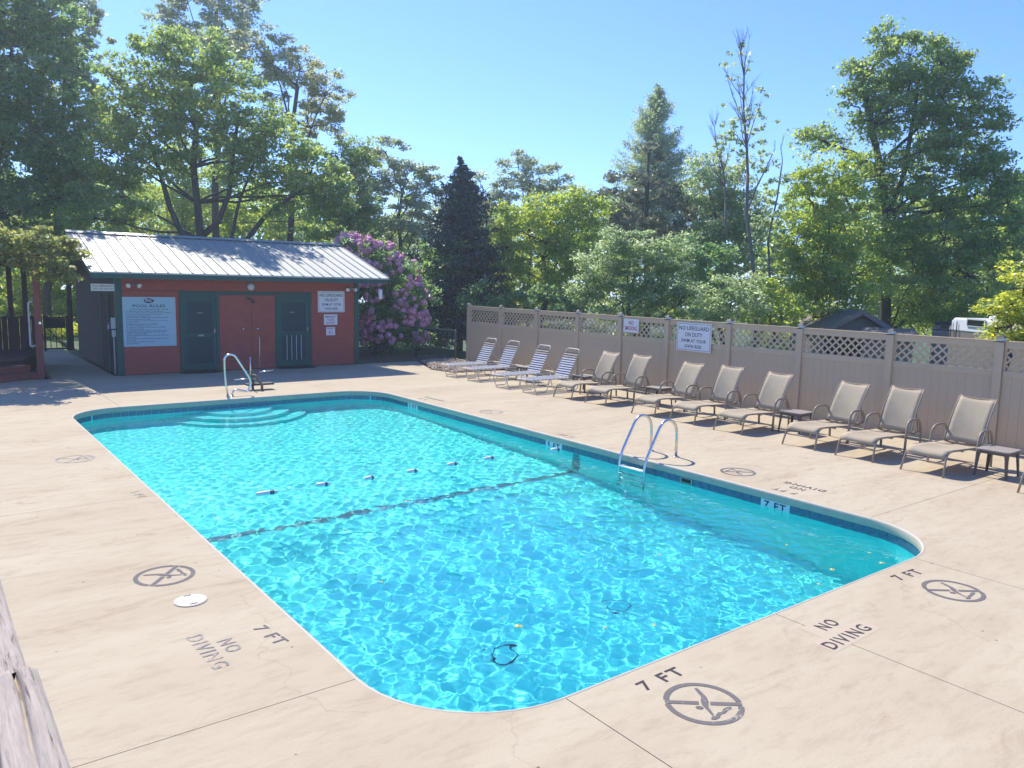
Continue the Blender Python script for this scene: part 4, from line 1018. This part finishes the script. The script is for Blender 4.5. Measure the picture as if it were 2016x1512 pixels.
def blob_leaves(blobs, D, lsize, k, seed, clump=17, jit=.5, per_c=85):
    """leaf positions for a crown given as lobes; leaves gather in clumps with gaps between"""
    rg = np.random.default_rng(seed); mpp = D/FPX; out = []; cl = []
    for bl in blobs:
        px, py_, rx, ry = bl[:4]; off = bl[4] if len(bl) > 4 else 0
        dens = bl[5] if len(bl) > 5 else 1
        c = at(px, py_, D+off); RX, RZ_ = rx*mpp*1.1, ry*mpp*1.08
        side = Vector((RIGHT.x, RIGHT.y, 0)).normalized(); dep = Vector((FWD.x, FWD.y, 0)).normalized()
        lp = lsize/mpp; area = PI*rx*ry
        nl = int(DENSE*dens*k*area/(lp*lp*.27)); nc = max(3, nl//per_c)
        d = rg.normal(size=(nc, 3)); d /= np.linalg.norm(d, axis=1)[:, None]; r = rg.uniform(.25, 1, nc)**.45
        r *= 1+rg.normal(0, .10, nc)
        q = d*r[:, None]
        RD = max(RX*.85, .6)
        cc = np.array(c)+np.outer(q[:, 0]*RX, side)+np.outer(q[:, 1]*RD, dep)+np.outer(q[:, 2]*RZ_, (0, 0, 1))
        cl.append(cc)
        cr = 1.35*clump*mpp*rg.uniform(.55, 1.35, nc)
        g_ = rg.normal(size=(nc, per_c, 3)); g_ /= np.linalg.norm(g_, axis=2)[:, :, None]
        g_ *= (rg.uniform(0, 1, (nc, per_c))**.55)[:, :, None]; g_[:, :, 2] *= jit
        out.append((cc[:, None, :]+g_*cr[:, None, None]).reshape(-1, 3))
    P = np.concatenate(out); return P, np.concatenate(cl)
def wig(a, b, n, amp, rg):
    a, b = Vector(a), Vector(b); o = []
    for i in range(n+1):
        t_ = i/n; p = a.lerp(b, t_)
        if 0 < i < n: p += Vector(rg.normal(0, amp, 3))
        o.append(p)
    return o
def tree(name, label, D, base, blobs, col, lsize=.15, k=1.5, seed=1, limbs=(), trunk=None, tr=.2, bark='bark', clump=17, group=None, twigs=.2, flat=.5, cat='tree', top=None):
    """trunk > limbs > twigs under a crown of leaf clumps; base is the pixel column of the foot"""
    rg = np.random.default_rng(seed+100); mpp = D/FPX
    f = at(base, 560, D); foot = Vector((f.x, f.y, ground_z(f.x, f.y)-.1))
    root = empty(name, foot, label=label, cat=cat, group=group); inv = -foot
    P, cl = blob_leaves(blobs, D, lsize, k, seed, clump)
    P = P[P[:, 2] > foot.z+.25]
    leaves('crown', P-np.array(foot), np.full(len(P), lsize), LM[col], root, seed, flat)
    b = MB()
    def seg(pl, r0, r1): b.tube([p+inv for p in pl], [r0+(r1-r0)*i/(len(pl)-1) for i in range(len(pl))], 7)
    if trunk:
        for tk in trunk:
            pl = [at(x, y, D+(z if False else 0)) for x, y in tk[0]]
            if tk[2]: pl = [foot]+pl
            seg(pl, tk[1], tk[1]*.45)
        axis = [at(x, y, D) for x, y in trunk[0][0]]
    else:
        ct = Vector(np.array([at(q[0], q[1], D) for q in blobs]).mean(0)); axis = wig(foot, ct, 6, .12, rg); seg(axis, tr, tr*.4)
    for q in blobs:      # a limb into every lobe
        c = at(q[0], q[1], D+(q[4] if len(q) > 4 else 0)); cand = [p for p in axis if p.z < c.z-.3] or axis[:1]
        a = cand[-1] if len(cand) == 1 else cand[max(0, len(cand)-1-int(rg.integers(0, 2)))]
        seg(wig(a, c, 5, .10*max(.4, (c-a).length/6), rg), tr*.28, .02)
    nt_ = int(len(cl)*twigs)
    for i in rg.choice(len(cl), nt_, replace=False):
        c = Vector(cl[i]); q = min(blobs, key=lambda q: (at(q[0], q[1], D)-c).length); a = at(q[0], q[1], D+(q[4] if len(q) > 4 else 0))
        p = wig(a, c, 3, .08, rg); b.tube([x+inv for x in p], [.022, .018, .014, .008], 3, cap=False)
    b.build('trunk', M[bark], root, True)
    return root

tree('shade_tree', 'huge dark shade tree filling the upper left corner', 36, -150, [(-40, -40, 130, 110), (30, 60, 110, 100), (60, 180, 120, 100), (20, 290, 130, 100), (110, 390, 100, 70), (10, 420, 110, 60), (-90, 200, 120, 250), (140, 320, 55, 60)], 'dark', .17, 1.15, 21, tr=.35)
tree('tall_tree', 'pale green tall tree leaning out of the dark one at the upper left', 41, 90, [(110, 60, 70, 70), (160, 110, 40, 60), (150, 30, 45, 40), (90, 140, 70, 60), (140, 190, 60, 50)], 'silver', .17, .9, 22, clump=12, tr=.2, twigs=.35)
tree('spreading_maple', 'broad maple with forked dark trunks rising behind the bath house', 33, 392,
     [(395, 115, 85, 48), (300, 150, 75, 55), (425, 185, 95, 55), (265, 225, 80, 55), (225, 300, 65, 55), (345, 245, 85, 50), (490, 240, 75, 60), (545, 300, 80, 52), (610, 345, 70, 50), (655, 375, 45, 40), (455, 300, 70, 36), (290, 320, 80, 45), (235, 385, 60, 40), (570, 385, 80, 36), (190, 430, 50, 36), (500, 350, 60, 30), (330, 90, 40, 30)], 'mid', .15, 1.15, 23,
     trunk=[([(395, 470), (388, 400), (381, 330), (386, 250), (375, 180)], .18, True), ([(398, 465), (428, 438), (450, 385), (460, 300), (470, 220)], .13, False), ([(362, 468), (335, 410), (312, 330), (285, 250)], .14, True), ([(485, 472), (520, 428), (580, 382), (640, 345)], .12, True), ([(455, 470), (470, 400), (500, 320)], .09, True), ([(440, 300), (540, 250)], .08, False)], tr=.22, twigs=.25)
tree('tall_tree', 'grey green tree towering behind the broad maple', 46, 430, [(415, 45, 85, 50), (425, 100, 60, 36), (370, 5, 50, 50), (480, 20, 38, 50), (440, -70, 90, 60)], 'silver', .19, 1.0, 24, clump=12, tr=.25, twigs=.3)
tree('oak_tree', 'bronze tinted oak right of the broad maple', 41, 560, [(535, 110, 55, 36), (590, 140, 55, 36), (640, 190, 45, 45), (662, 240, 28, 36), (565, 180, 60, 45), (605, 235, 45, 32), (500, 90, 35, 30)], 'bronze', .16, .85, 25, clump=12, tr=.22, twigs=.5)
tree('sunny_tree', 'yellow green sunny tree seen under the maple branches', 50, 330, [(180, 400, 80, 55), (300, 420, 90, 50), (420, 410, 80, 60), (520, 425, 80, 45), (610, 430, 70, 40), (380, 330, 60, 60), (60, 420, 60, 50)], 'bright', .2, 1.0, 26, tr=.2, twigs=.1)
tree('sunny_tree', 'yellow green tree filling the pergola openings', 44, 80, [(20, 560, 50, 50), (60, 590, 50, 50), (110, 580, 45, 40), (150, 570, 45, 40), (-30, 600, 60, 60), (130, 530, 40, 40)], 'bright', .2, .95, 27, tr=.15, twigs=.1)
tree('hedge_bush', 'light green clipped bush beyond the gate', 40, 120, [(110, 650, 50, 20), (150, 655, 40, 18), (40, 650, 50, 20)], 'lime', .12, 1.2, 28, tr=.06, cat='bush', twigs=.1)
tree('round_tree', 'mid green tree at the right end of the bath house roof', 37, 690, [(690, 325, 50, 42), (685, 390, 60, 52), (640, 440, 60, 36), (700, 295, 35, 25), (710, 440, 45, 45)], 'mid', .15, 1.25, 29, tr=.16)
tree('silver_tree', 'silvery pale tree behind the flowering bush', 40, 780, [(760, 300, 40, 30), (728, 345, 55, 45), (800, 350, 55, 36), (780, 410, 80, 55), (835, 380, 38, 45), (770, 470, 80, 40), (842, 335, 22, 18), (820, 450, 45, 45)], 'silver', .15, 1.0, 30, clump=12, tr=.16, twigs=.35)
tree('dark_shrub', 'dark shrubs massed behind the chain link fence', 33, 830, [(800, 545, 70, 55), (855, 600, 50, 55), (760, 600, 60, 50), (880, 520, 40, 50), (840, 660, 60, 30), (740, 660, 50, 30)], 'dark', .15, 1.3, 31, tr=.1, cat='shrub', twigs=.1)
tree('distant_tree', 'small pale tree glimpsed right of the spruce', 50, 958, [(955, 375, 26, 36), (965, 430, 26, 40), (945, 420, 20, 30)], 'silver', .19, 1.0, 32, clump=12, tr=.12)
tree('bright_maple', 'bright green maple behind the left part of the fence', 34, 1075, [(1090, 415, 75, 36), (1040, 450, 65, 45), (1120, 470, 65, 45), (1060, 520, 75, 48), (1000, 440, 28, 36), (1040, 580, 55, 36), (1005, 510, 30, 40), (1130, 400, 46, 26), (1110, 560, 50, 40), (1165, 430, 30, 40)], 'bright', .14, 1.35, 33, tr=.18)
tree('distant_tree', 'grey green distant tree above the bright maple', 50, 1040, [(1020, 330, 38, 32), (1062, 350, 48, 28), (990, 380, 28, 36), (1105, 362, 28, 20), (1040, 385, 60, 30)], 'silver', .19, 1.0, 34, clump=12, tr=.16, twigs=.35)
tree('round_tree', 'rounded green tree left of the bare trunk', 40, 1430, [(1418, 330, 52, 28), (1395, 370, 55, 36), (1450, 380, 46, 46), (1430, 430, 60, 46), (1440, 490, 50, 46), (1390, 480, 46, 36), (1482, 430, 36, 46), (1410, 545, 60, 40)], 'pale', .15, 1.2, 36, tr=.16)
tree('oak_tree', 'large open crowned oak at the right of the fence', 36, 1742,
     [(1740, 85, 30, 28), (1792, 110, 56, 36), (1852, 130, 46, 36), (1892, 145, 22, 28), (1690, 140, 22, 36), (1722, 170, 46, 36), (1790, 180, 66, 42), (1862, 200, 56, 36), (1670, 195, 16, 22), (1950, 195, 28, 26), (1970, 232, 24, 18), (1922, 262, 46, 30), (1805, 250, 70, 34), (1722, 240, 36, 34), (1612, 270, 42, 26), (1875, 310, 76, 36), (1785, 330, 80, 34), (1950, 335, 46, 34), (1905, 385, 76, 30), (1795, 395, 76, 36), (1860, 470, 90, 42), (1755, 475, 76, 46), (1905, 540, 76, 50), (1800, 550, 86, 46), (1985, 400, 28, 56), (1960, 480, 50, 50)], 'mid', .15, 1.45, 37,
     trunk=[([(1742, 660), (1746, 500), (1745, 425), (1733, 330), (1715, 250), (1700, 170)], .24, True), ([(1745, 430), (1778, 350), (1795, 250), (1810, 150)], .13, False), ([(1745, 440), (1850, 412), (1925, 380)], .12, False), ([(1740, 480), (1690, 440), (1640, 340)], .1, False), ([(1735, 340), (1680, 300), (1612, 275)], .1, False)], tr=.2, twigs=.4)
tree('round_tree', 'yellowish green tree under the left side of the oak', 33, 1620, [(1640, 345, 55, 46), (1600, 400, 52, 55), (1660, 440, 66, 55), (1610, 500, 66, 55), (1680, 545, 66, 46), (1620, 590, 60, 36), (1570, 560, 46, 55), (1560, 480, 36, 50)], 'bright', .14, 1.25, 38, tr=.14)
tree('dogwood', 'pale dogwood spreading low behind the NO SMOKING sign', 25, 1240, [(1235, 478, 60, 34), (1300, 500, 55, 36), (1190, 520, 56, 36), (1250, 535, 76, 46), (1158, 572, 36, 36), (1305, 560, 60, 46), (1225, 595, 90, 28), (1335, 600, 56, 28)], 'pale', .10, 1.35, 39, tr=.10, flat=.9)
tree('dogwood', 'smaller dogwood right of the fence lifeguard sign', 28, 1410, [(1400, 575, 46, 36), (1440, 600, 56, 30), (1380, 610, 40, 26), (1470, 560, 30, 30)], 'pale', .11, 1.25, 40, tr=.08, flat=.9)
tree('lime_maple', 'lime green layered maple just behind the right end of the fence', 20.5, 2010, [(1995, 605, 44, 28), (1990, 642, 36, 16), (2030, 545, 50, 40), (1945, 604, 30, 11), (2000, 655, 60, 16), (2060, 620, 60, 50)], 'lime', .075, 1.2, 41, tr=.08, flat=1.2, clump=15)
tree('distant_tree', 'pale distant tree at the right picture edge', 50, 2005, [(2005, 380, 30, 40), (1998, 450, 32, 50), (2020, 520, 50, 50), (1985, 540, 36, 40)], 'bright', .19, 1.1, 42, tr=.16)
tree('low_shrub', 'green shrubs between the shed roof and the camper', 36, 1840, [(1845, 602, 50, 24), (1800, 620, 40, 18), (1880, 620, 40, 16), (1850, 640, 40, 14)], 'bright', .13, 1.3, 43, tr=.05, cat='shrub', twigs=.1)
tree('low_shrub', 'shaded shrubs along the outside of the fence', 30, 1540, [(1540, 615, 60, 30), (1500, 590, 36, 36)], 'bright', .13, 1.2, 44, tr=.05, cat='shrub', twigs=.1)
tree('dark_shrub', 'dark shaded shrubs behind the fence left of the dogwood', 31, 1060, [(1010, 600, 60, 30), (1090, 600, 60, 32), (1150, 610, 40, 26), (950, 590, 40, 40), (1380, 520, 60, 50), (1340, 520, 50, 40)], 'dark', .14, 1.2, 45, tr=.05, cat='shrub', twigs=.1)

# half bare tree: stems, branches and a few tufts
def bare_tree():
    rg = np.random.default_rng(5); D = 32
    f = at(1488, 600, D); foot = Vector((f.x, f.y, ground_z(f.x, f.y)))
    root = empty('bare_tree', foot, label='thin half bare tree with few leaves standing against the sky', cat='tree'); inv = -foot; b = MB(); tips = []
    def grow(p, d, L_, r, lev):
        n = 5; pl = [p]; q = p; dd = d.copy()
        for i in range(n):
            dd = (dd+Vector(rg.normal(0, .10, 3))+Vector((0, 0, .05))).normalized(); q = q+dd*L_/n; pl.append(q)
        b.tube([x+inv for x in pl], [r*(1-.6*i/n) for i in range(n+1)], 5 if lev < 2 else 3, cap=False)
        if lev < 3:
            for i in range(26 if lev == 0 else 7):
                k_ = int(rg.integers(1, n+1)); a = pl[k_]; s_ = Vector(rg.normal(0, 1, 3)); s_.z = abs(s_.z)*.6
                grow(a, (dd*1.15+s_.normalized()*.7).normalized(), L_*(1-.55*k_/n)*rg.uniform(.25, .55), r*.45*(1-.5*k_/n), lev+1)
        else: tips.append(q)
    for pxs, r in (([(1488, 640), (1482, 520), (1470, 420), (1472, 340)], .095), ([(1430, 470), (1428, 400)], .05)):
        pl = [at(x, y, D) for x, y in pxs]
        if r > .09: pl = [foot]+pl
        b.tube([x+inv for x in pl], [r*(1-.35*i/(len(pl)-1)) for i in range(len(pl))], 8)
        top = pl[-1]; goal = at(1448, 95, D) if r > .09 else at(1420, 240, D)
        dirn = (goal-top); grow(top, dirn.normalized(), dirn.length*.95, r*.62, 0)
        if r > .09: grow(pl[-2], (at(1520, 300, D)-pl[-2]).normalized(), 2.6, .04, 1)
    for pxs in ([(1525, 640), (1516, 560), (1512, 470), (1530, 390), (1540, 320)],):
        pl = [foot+Vector((.6, -.3, 0))]+[at(x, y, D) for x, y in pxs]; b.tube([x+inv for x in pl], [.07*(1-.13*i) for i in range(len(pl))], 6)
        grow(pl[-1], Vector((0, 0, 1)), 1.0, .02, 2)
    b.build('trunk', M['barkl'], root, True)
    P, _ = blob_leaves([(1510, 320, 26, 18, 0, .6), (1535, 370, 28, 30, 0, .6), (1515, 450, 34, 46), (1462, 190, 42, 90, 0, .2), (1465, 280, 55, 60, 0, .32), (1430, 300, 25, 60, 0, .25), (1520, 540, 44, 66, 0, .8)], D, .15, .7, 77, 6, .6, 12)
    leaves('crown', P-np.array(foot), np.full(len(P), .15), LM['pale'], root, 78)
bare_tree()

def conifer(name, label, px, ptop, D, hwpx, pbot, col, seed, droop=.25, n=150, lsize=.17, kden=46, taper=1.0, cat='tree'):
    rg = np.random.default_rng(seed); mpp = D/FPX
    top = at(px, ptop, D); f = at(px, 560, D); foot = Vector((f.x, f.y, ground_z(f.x, f.y))); bot = at(px, pbot, D).z
    root = empty(name, foot, label=label, cat=cat); H = top.z-foot.z; b = MB(); pts = []
    b.tube([(0, 0, 0), (0, 0, H*.5), (0, 0, H)], [.2, .12, .015], 7)
    for i in range(n):
        t_ = (i+.5)/n; z = top.z-(top.z-bot)*t_-foot.z; L_ = max(.12, hwpx*mpp*t_**taper*rg.uniform(.6, 1.2))
        a = rg.uniform(0, 2*PI); d = Vector((math.cos(a), math.sin(a), 0)); up_ = .55*(1-t_)**2
        m_ = max(3, int(L_/.25)); pl = []
        for k_ in range(m_+1):
            s = k_/m_; pl.append(d*L_*s+Vector((0, 0, z+L_*(up_*s-droop*s*s+.22*s**4))))
        if L_ > .5: b.tube(pl, [.03*(1-.8*k_/m_) for k_ in range(m_+1)], 3, cap=False)
        cnt = int(kden*L_); s = rg.uniform(.08, 1, cnt)**.8
        base = np.array([[p.x, p.y, p.z] for p in pl]); ii = np.minimum((s*m_).astype(int), m_-1); fr = (s*m_-ii)[:, None]
        c = base[ii]*(1-fr)+base[ii+1]*fr; sp = .30*(1-s*.55)*min(1, L_)
        c = c+rg.normal(size=(cnt, 3))*np.stack([sp, sp, sp*.45], 1)
        pts.append(c)
    b.build('trunk', M['bark'], root, True); P = np.concatenate(pts)
    leaves('crown', P, np.full(len(P), lsize), LM[col], root, seed, .3, .3)
conifer('spruce_tree', 'dark pointed spruce in the middle of the tree line', 905, 312, 34, 150, 660, 'spruce', 51, n=340, lsize=.2, kden=80, taper=.9)
conifer('cone_tree', 'tall cone shaped light green tree above the pine', 1278, 168, 52, 112, 480, 'pale', 35, droop=.02, n=420, lsize=.17, kden=80, taper=.8)
# pine with flat sparse layers
tree('pine_tree', 'dull grey green pine with flat layered branches', 42, 1272, [(1270, 350, 60, 12), (1215, 385, 60, 13), (1325, 375, 66, 13), (1265, 410, 90, 14), (1200, 435, 50, 14), (1310, 440, 80, 13), (1390, 430, 50, 12), (1240, 455, 66, 14), (1350, 400, 50, 12), (1280, 300, 30, 16), (1300, 480, 50, 13)], 'pine', .2, 1.7, 52,
     trunk=[([(1272, 620), (1272, 480), (1274, 400), (1276, 300)], .16, True)], tr=.12, clump=13, twigs=.35, flat=.1)

# far woods closing the view
rg = np.random.default_rng(91); Pw = []
for px in range(-250, 2350, 50):
    D = rg.uniform(54, 66); tp = (375 if px < 640 else 425 if px < 1560 else 400)+rg.uniform(-25, 30)
    bl = [(px+rg.uniform(-30, 30), y, rg.uniform(45, 80), 42) for y in np.arange(tp+20, 660, 48)]
    p, _ = blob_leaves(bl, D, .30, .6, int(px+4000), 16); Pw.append(p)
Pw = np.concatenate(Pw)
tag(leaves('woods', Pw, np.full(len(Pw), .31), LM['bright'], None, 92), 'dense woods filling the distance behind the trees', kind='stuff')

# vine on the pergola; the deeper lobes are added to shade the platform
P, _ = blob_leaves([(20, 470, 70, 24), (100, 490, 50, 26), (125, 520, 26, 24), (60, 498, 60, 24), (-10, 500, 50, 26), (118, 532, 32, 14), (-80, 490, 90, 40), (150, 510, 14, 14), (20, 492, 90, 18, 2.6), (90, 494, 50, 14, 2.4), (-90, 480, 80, 30, 3)], 22.9, .11, 1.5, 61, 13)
t = empty('climbing_vine', at(60, 500, 22.9), label='leafy vine heaped over the pergola roof', cat='vine')
leaves('foliage', P-np.array(t.location), np.full(len(P), .12), LM['vine'], t, 62, .7)
b = MB(); rgv = np.random.default_rng(8)
for i in range(26):
    a = Vector(P[rgv.integers(len(P))]); c = Vector(P[rgv.integers(len(P))]); b.tube([p-t.location for p in wig(a, c, 4, .15, rgv)], .012, 4, cap=False)
b.build('stem', M['bark'], t)

# flowering bush
D = 29.5; rg = np.random.default_rng(71); mpp = D/FPX
bb = [(715, 500, 45, 30), (745, 530, 50, 50), (780, 560, 50, 55), (800, 600, 48, 50), (765, 610, 60, 50), (725, 590, 45, 60), (690, 480, 25, 18), (770, 650, 60, 30), (815, 640, 34, 34), (740, 640, 36, 40)]
f = at(750, 690, D); foot = Vector((f.x, f.y, -.05))
root = empty('rhododendron', foot, label='tall rhododendron covered in mauve blossom beside the bath house', cat='bush')
P, cl = blob_leaves(bb, D, .17, 1.5, 72, 15)
leaves('foliage', P-np.array(foot), np.full(len(P), .17), LM['dark'], root, 73, .5, .38)
b = MB()
for i in range(22):
    c = Vector(cl[rg.integers(len(cl))]); b.tube([p-foot for p in wig(foot+Vector((rg.normal(0, .25), rg.normal(0, .25), 0)), c, 4, .12, rg)], [.05, .04, .03, .022, .012], 5, cap=False)
b.build('stem', M['bark'], root, True)
# blossom heads: bumpy balls of petals
fm = MB()
for i in range(13):
    z = 1-2*(i+.5)/13; r = math.sqrt(1-z*z); a = i*2.4; d = Vector((r*math.cos(a), r*math.sin(a), z)); s = d.orthogonal().normalized(); u = d.cross(s)
    c = d*.085; q = [c+(s*math.cos(2*PI*k/5)+u*math.sin(2*PI*k/5))*.058-d*.012 for k in range(5)]
    fm.add([d*.105]+q+[Vector((0, 0, 0))], [(0, 1+k, 1+(k+1) % 5) for k in range(5)]+[(6, 1+(k+1) % 5, 1+k) for k in range(5)])
fme = fm.mesh('blossom', M['petal'], True)
cnt = 0; dirc = (CAM-foot); dirc.z = 1.5; dirc.normalize()
while cnt < 290:
    q = bb[rg.integers(len(bb))]; c = at(q[0], q[1], D); d = Vector(rg.normal(0, 1, 3)).normalized()
    if d.dot(dirc) < -.2 and rg.random() < .8: continue
    p = c+Vector((d.x*q[2]*mpp, d.y*q[2]*mpp*.85, d.z*q[3]*mpp))*rg.uniform(.9, 1.08)
    inside = False
    for q2 in bb:
        c2 = at(q2[0], q2[1], D); e = p-c2
        if (e.x/(q2[2]*mpp))**2+(e.y/(q2[2]*mpp*.85))**2+(e.z/(q2[3]*mpp))**2 < .72: inside = True; break
    if inside or p.z < .45: continue
    o = link('blossom', fme, root); o.location = p-foot; s = rg.uniform(.95, 1.55); o.scale = (s, s, s*.9); o.rotation_euler = tuple(rg.uniform(0, 6, 3)); cnt += 1

# ------------------------------------------------------------------ roofs and camper beyond the fence
def gable(name, label, px0, px1, pyr, pye, D, depth_, rot, wallm, roofm, cat='house'):
    a, c = at(px0, pye, D), at(px1, pye, D); r = at((px0+px1)/2, pyr, D); wd = (c-a).length; zc = (a.z+c.z)/2; rz = r.z-zc
    t = empty(name, ((a.x+c.x)/2, (a.y+c.y)/2, zc), math.atan2(c.y-a.y, c.x-a.x)+rot, label, cat)
    hw = wd/2; gz = ground_z(a.x, a.y)-zc
    MB().add([(-hw+.25, 0, gz), (hw-.25, 0, gz), (hw-.25, 0, 0.02), (0, 0, rz-.1), (-hw+.25, 0, .02)], [(0, 1, 2, 3, 4)]).add([(-hw+.25, 0, gz), (-hw+.25, depth_, gz), (-hw+.25, depth_, 0), (-hw+.25, 0, 0)], [(0, 3, 2, 1)]).add([(hw-.25, 0, gz), (hw-.25, depth_, gz), (hw-.25, depth_, 0), (hw-.25, 0, 0)], [(0, 1, 2, 3)]).build('wall', wallm, t)
    for s in (-1, 1):
        o = MB().add([(0, -.35, rz+.06), (s*hw, -.35, -.04), (s*hw, depth_, -.04), (0, depth_, rz+.06), (0, -.35, rz-.02), (s*hw, -.35, -.12), (s*hw, depth_, -.12), (0, depth_, rz-.02)], [(0, 1, 2, 3), (4, 7, 6, 5), (0, 4, 5, 1), (1, 5, 6, 2)]).build('roof', roofm, t)
        MB().bar((0, -.37, rz+.0), (s*hw, -.37, -.1), .03, .16).build('barge_board', wallm, t)
    for x in (-hw*.55, hw*.3): MB().box(x-.5, x+.5, -.03, -.005, gz*.25-.5, -.12).build('window', M['blackglass'], t)
    return t
gable('garden_shed', 'brown gabled shed roof showing above the fence', 1618, 1762, 614, 646, 31, 5, .35, M['greywall'], M['asphalt'], 'shed')
a, c = at(1688, 662, 29), at(1812, 664, 29)
t = empty('low_shed', ((a.x+c.x)/2, (a.y+c.y)/2, 0), math.atan2(c.y-a.y, c.x-a.x), 'long low shingled roof just above the fence', 'shed'); hw = (c-a).length/2; rz = at(1750, 648, 29).z; ez = at(1750, 668, 29).z
MB().add([(-hw, -.9, ez), (hw, -.9, ez), (hw-.15, .9, rz), (-hw+.15, .9, rz), (hw, 2.7, ez), (-hw, 2.7, ez)], [(0, 1, 2, 3), (3, 2, 4, 5)]).build('roof', M['asphalt'], t)
gz = ground_z(t.location.x, t.location.y)
MB().box(-hw+.2, hw-.2, -.7, 2.5, gz, ez+.08).build('wall', M['greywall'], t)
gable('far_house', 'grey house roof glimpsed through the pergola', 60, 190, 596, 618, 56, 8, .5, M['greywall'], M['asphalt'])
# camper
D = 24; a, c = at(1869, 640, D), at(1960, 640, D); zt = at(1915, 626, D).z; gz = ground_z(a.x, a.y)
dx = (c-a); L_ = dx.length
t = empty('camper', (a.x, a.y, 0), math.radians(-127), 'white camper with a dark lower band parked beyond the fence', 'camper'); L2 = 4.2; zb = at(1900, 652, D).z
p = [(-.02, zb), (0.0, zt-.30), (.06, zt-.1), (.2, zt), (L2, zt), (L2, zb)]
MB().add([(x, 0, z) for x, z in p]+[(x, 2.3, z) for x, z in p], [tuple(range(6)), tuple(range(11, 5, -1))]+[(i, i+6, (i+1) % 6+6, (i+1) % 6) for i in range(6)]).build('body', M['rvwhite'], t, bevel=.04)
MB().box(.0, L2, .02, 2.28, gz+.5, zb-.002).build('lower_band', M['greywall'], t)
MB().box(.82, 1.6, -.03, -.005, zb+.16, zb+.36).build('window', M['glass'], t); MB().box(.86, 1.56, -.034, -.031, zb+.19, zb+.33).build('pane', M['blackglass'], t)
for x in (.14, .4): MB().tube([(x, -.03, zb-.2), (x, -.03, zb+.26)], .012, 6).build('grab_rail', M['dark'], t)
MB().lathe([(.2, 0), (.2, .05), (.1, .08)], 16).xf(Matrix.Translation((.45, 1, zt))).build('vent', M['rvwhite'], t)
MB().box(.85, 1.35, .7, 1.4, zt+.001, zt+.16).build('roof_unit', mat('blue_grey', (.12, .18, .3), .5), t, bevel=.03)
for x in (1.0, 3.2): MB().lathe([(.33, -.1), (.35, 0), (.33, .1)], 18, Matrix.Translation((x, .1, gz+.35)) @ Matrix.Rotation(PI/2, 4, 'X')).build('wheel', M['dark'], t)
# pickup with a cap left of the camper
a, c = at(1840, 655, 31), at(1868, 655, 31); zt = at(1855, 636, 31).z; zm = at(1855, 650, 31).z
t = empty('parked_truck', (a.x, a.y, 0), math.atan2(c.y-a.y, c.x-a.x), 'grey truck with a dark cab roof left of the camper', 'truck'); w2 = max(1.5, (c-a).length); gz = ground_z(a.x, a.y)
MB().box(0, w2*.4, 0, 1.7, zm, zt-.06).build('cab', M['greywall'], t, bevel=.03); MB().box(-.02, w2*.42, -.02, 1.72, zt-.058, zt+.02).build('cab_roof', M['dark'], t)
MB().box(.15, .45, -.006, -.001, zm+.06, zm+.2).build('window', M['blackglass'], t)
MB().box(-.08, w2*.5, -.3, 1.75, gz+.45, zm-.02).build('body', M['greywall'], t, bevel=.03)
for x in (.2, .6): MB().lathe([(.33, -.1), (.35, 0), (.33, .1)], 18, Matrix.Translation((x, -.3, gz+.35)) @ Matrix.Rotation(PI/2, 4, 'X')).build('wheel', M['dark'], t)

# ------------------------------------------------------------------ thin volume added to imitate lens glare and lift the darks
hm = bpy.data.materials.new('glare_haze'); hm.use_nodes = True; nt = hm.node_tree; nt.nodes.clear()
pv = N(nt, 'ShaderNodeVolumePrincipled', Density=GLARE_HAZE, Anisotropy=.55); pv.inputs['Color'].default_value = (.80, .92, 1, 1)
o = N(nt, 'ShaderNodeOutputMaterial'); nt.links.new(pv.outputs[0], o.inputs['Volume'])
hz = MB().box(-170, 170, -130, 180, -4.2, 24).build('glare_haze', hm); tag(hz, 'thin pale veil added over pool and trees to imitate lens glare', kind='stuff')
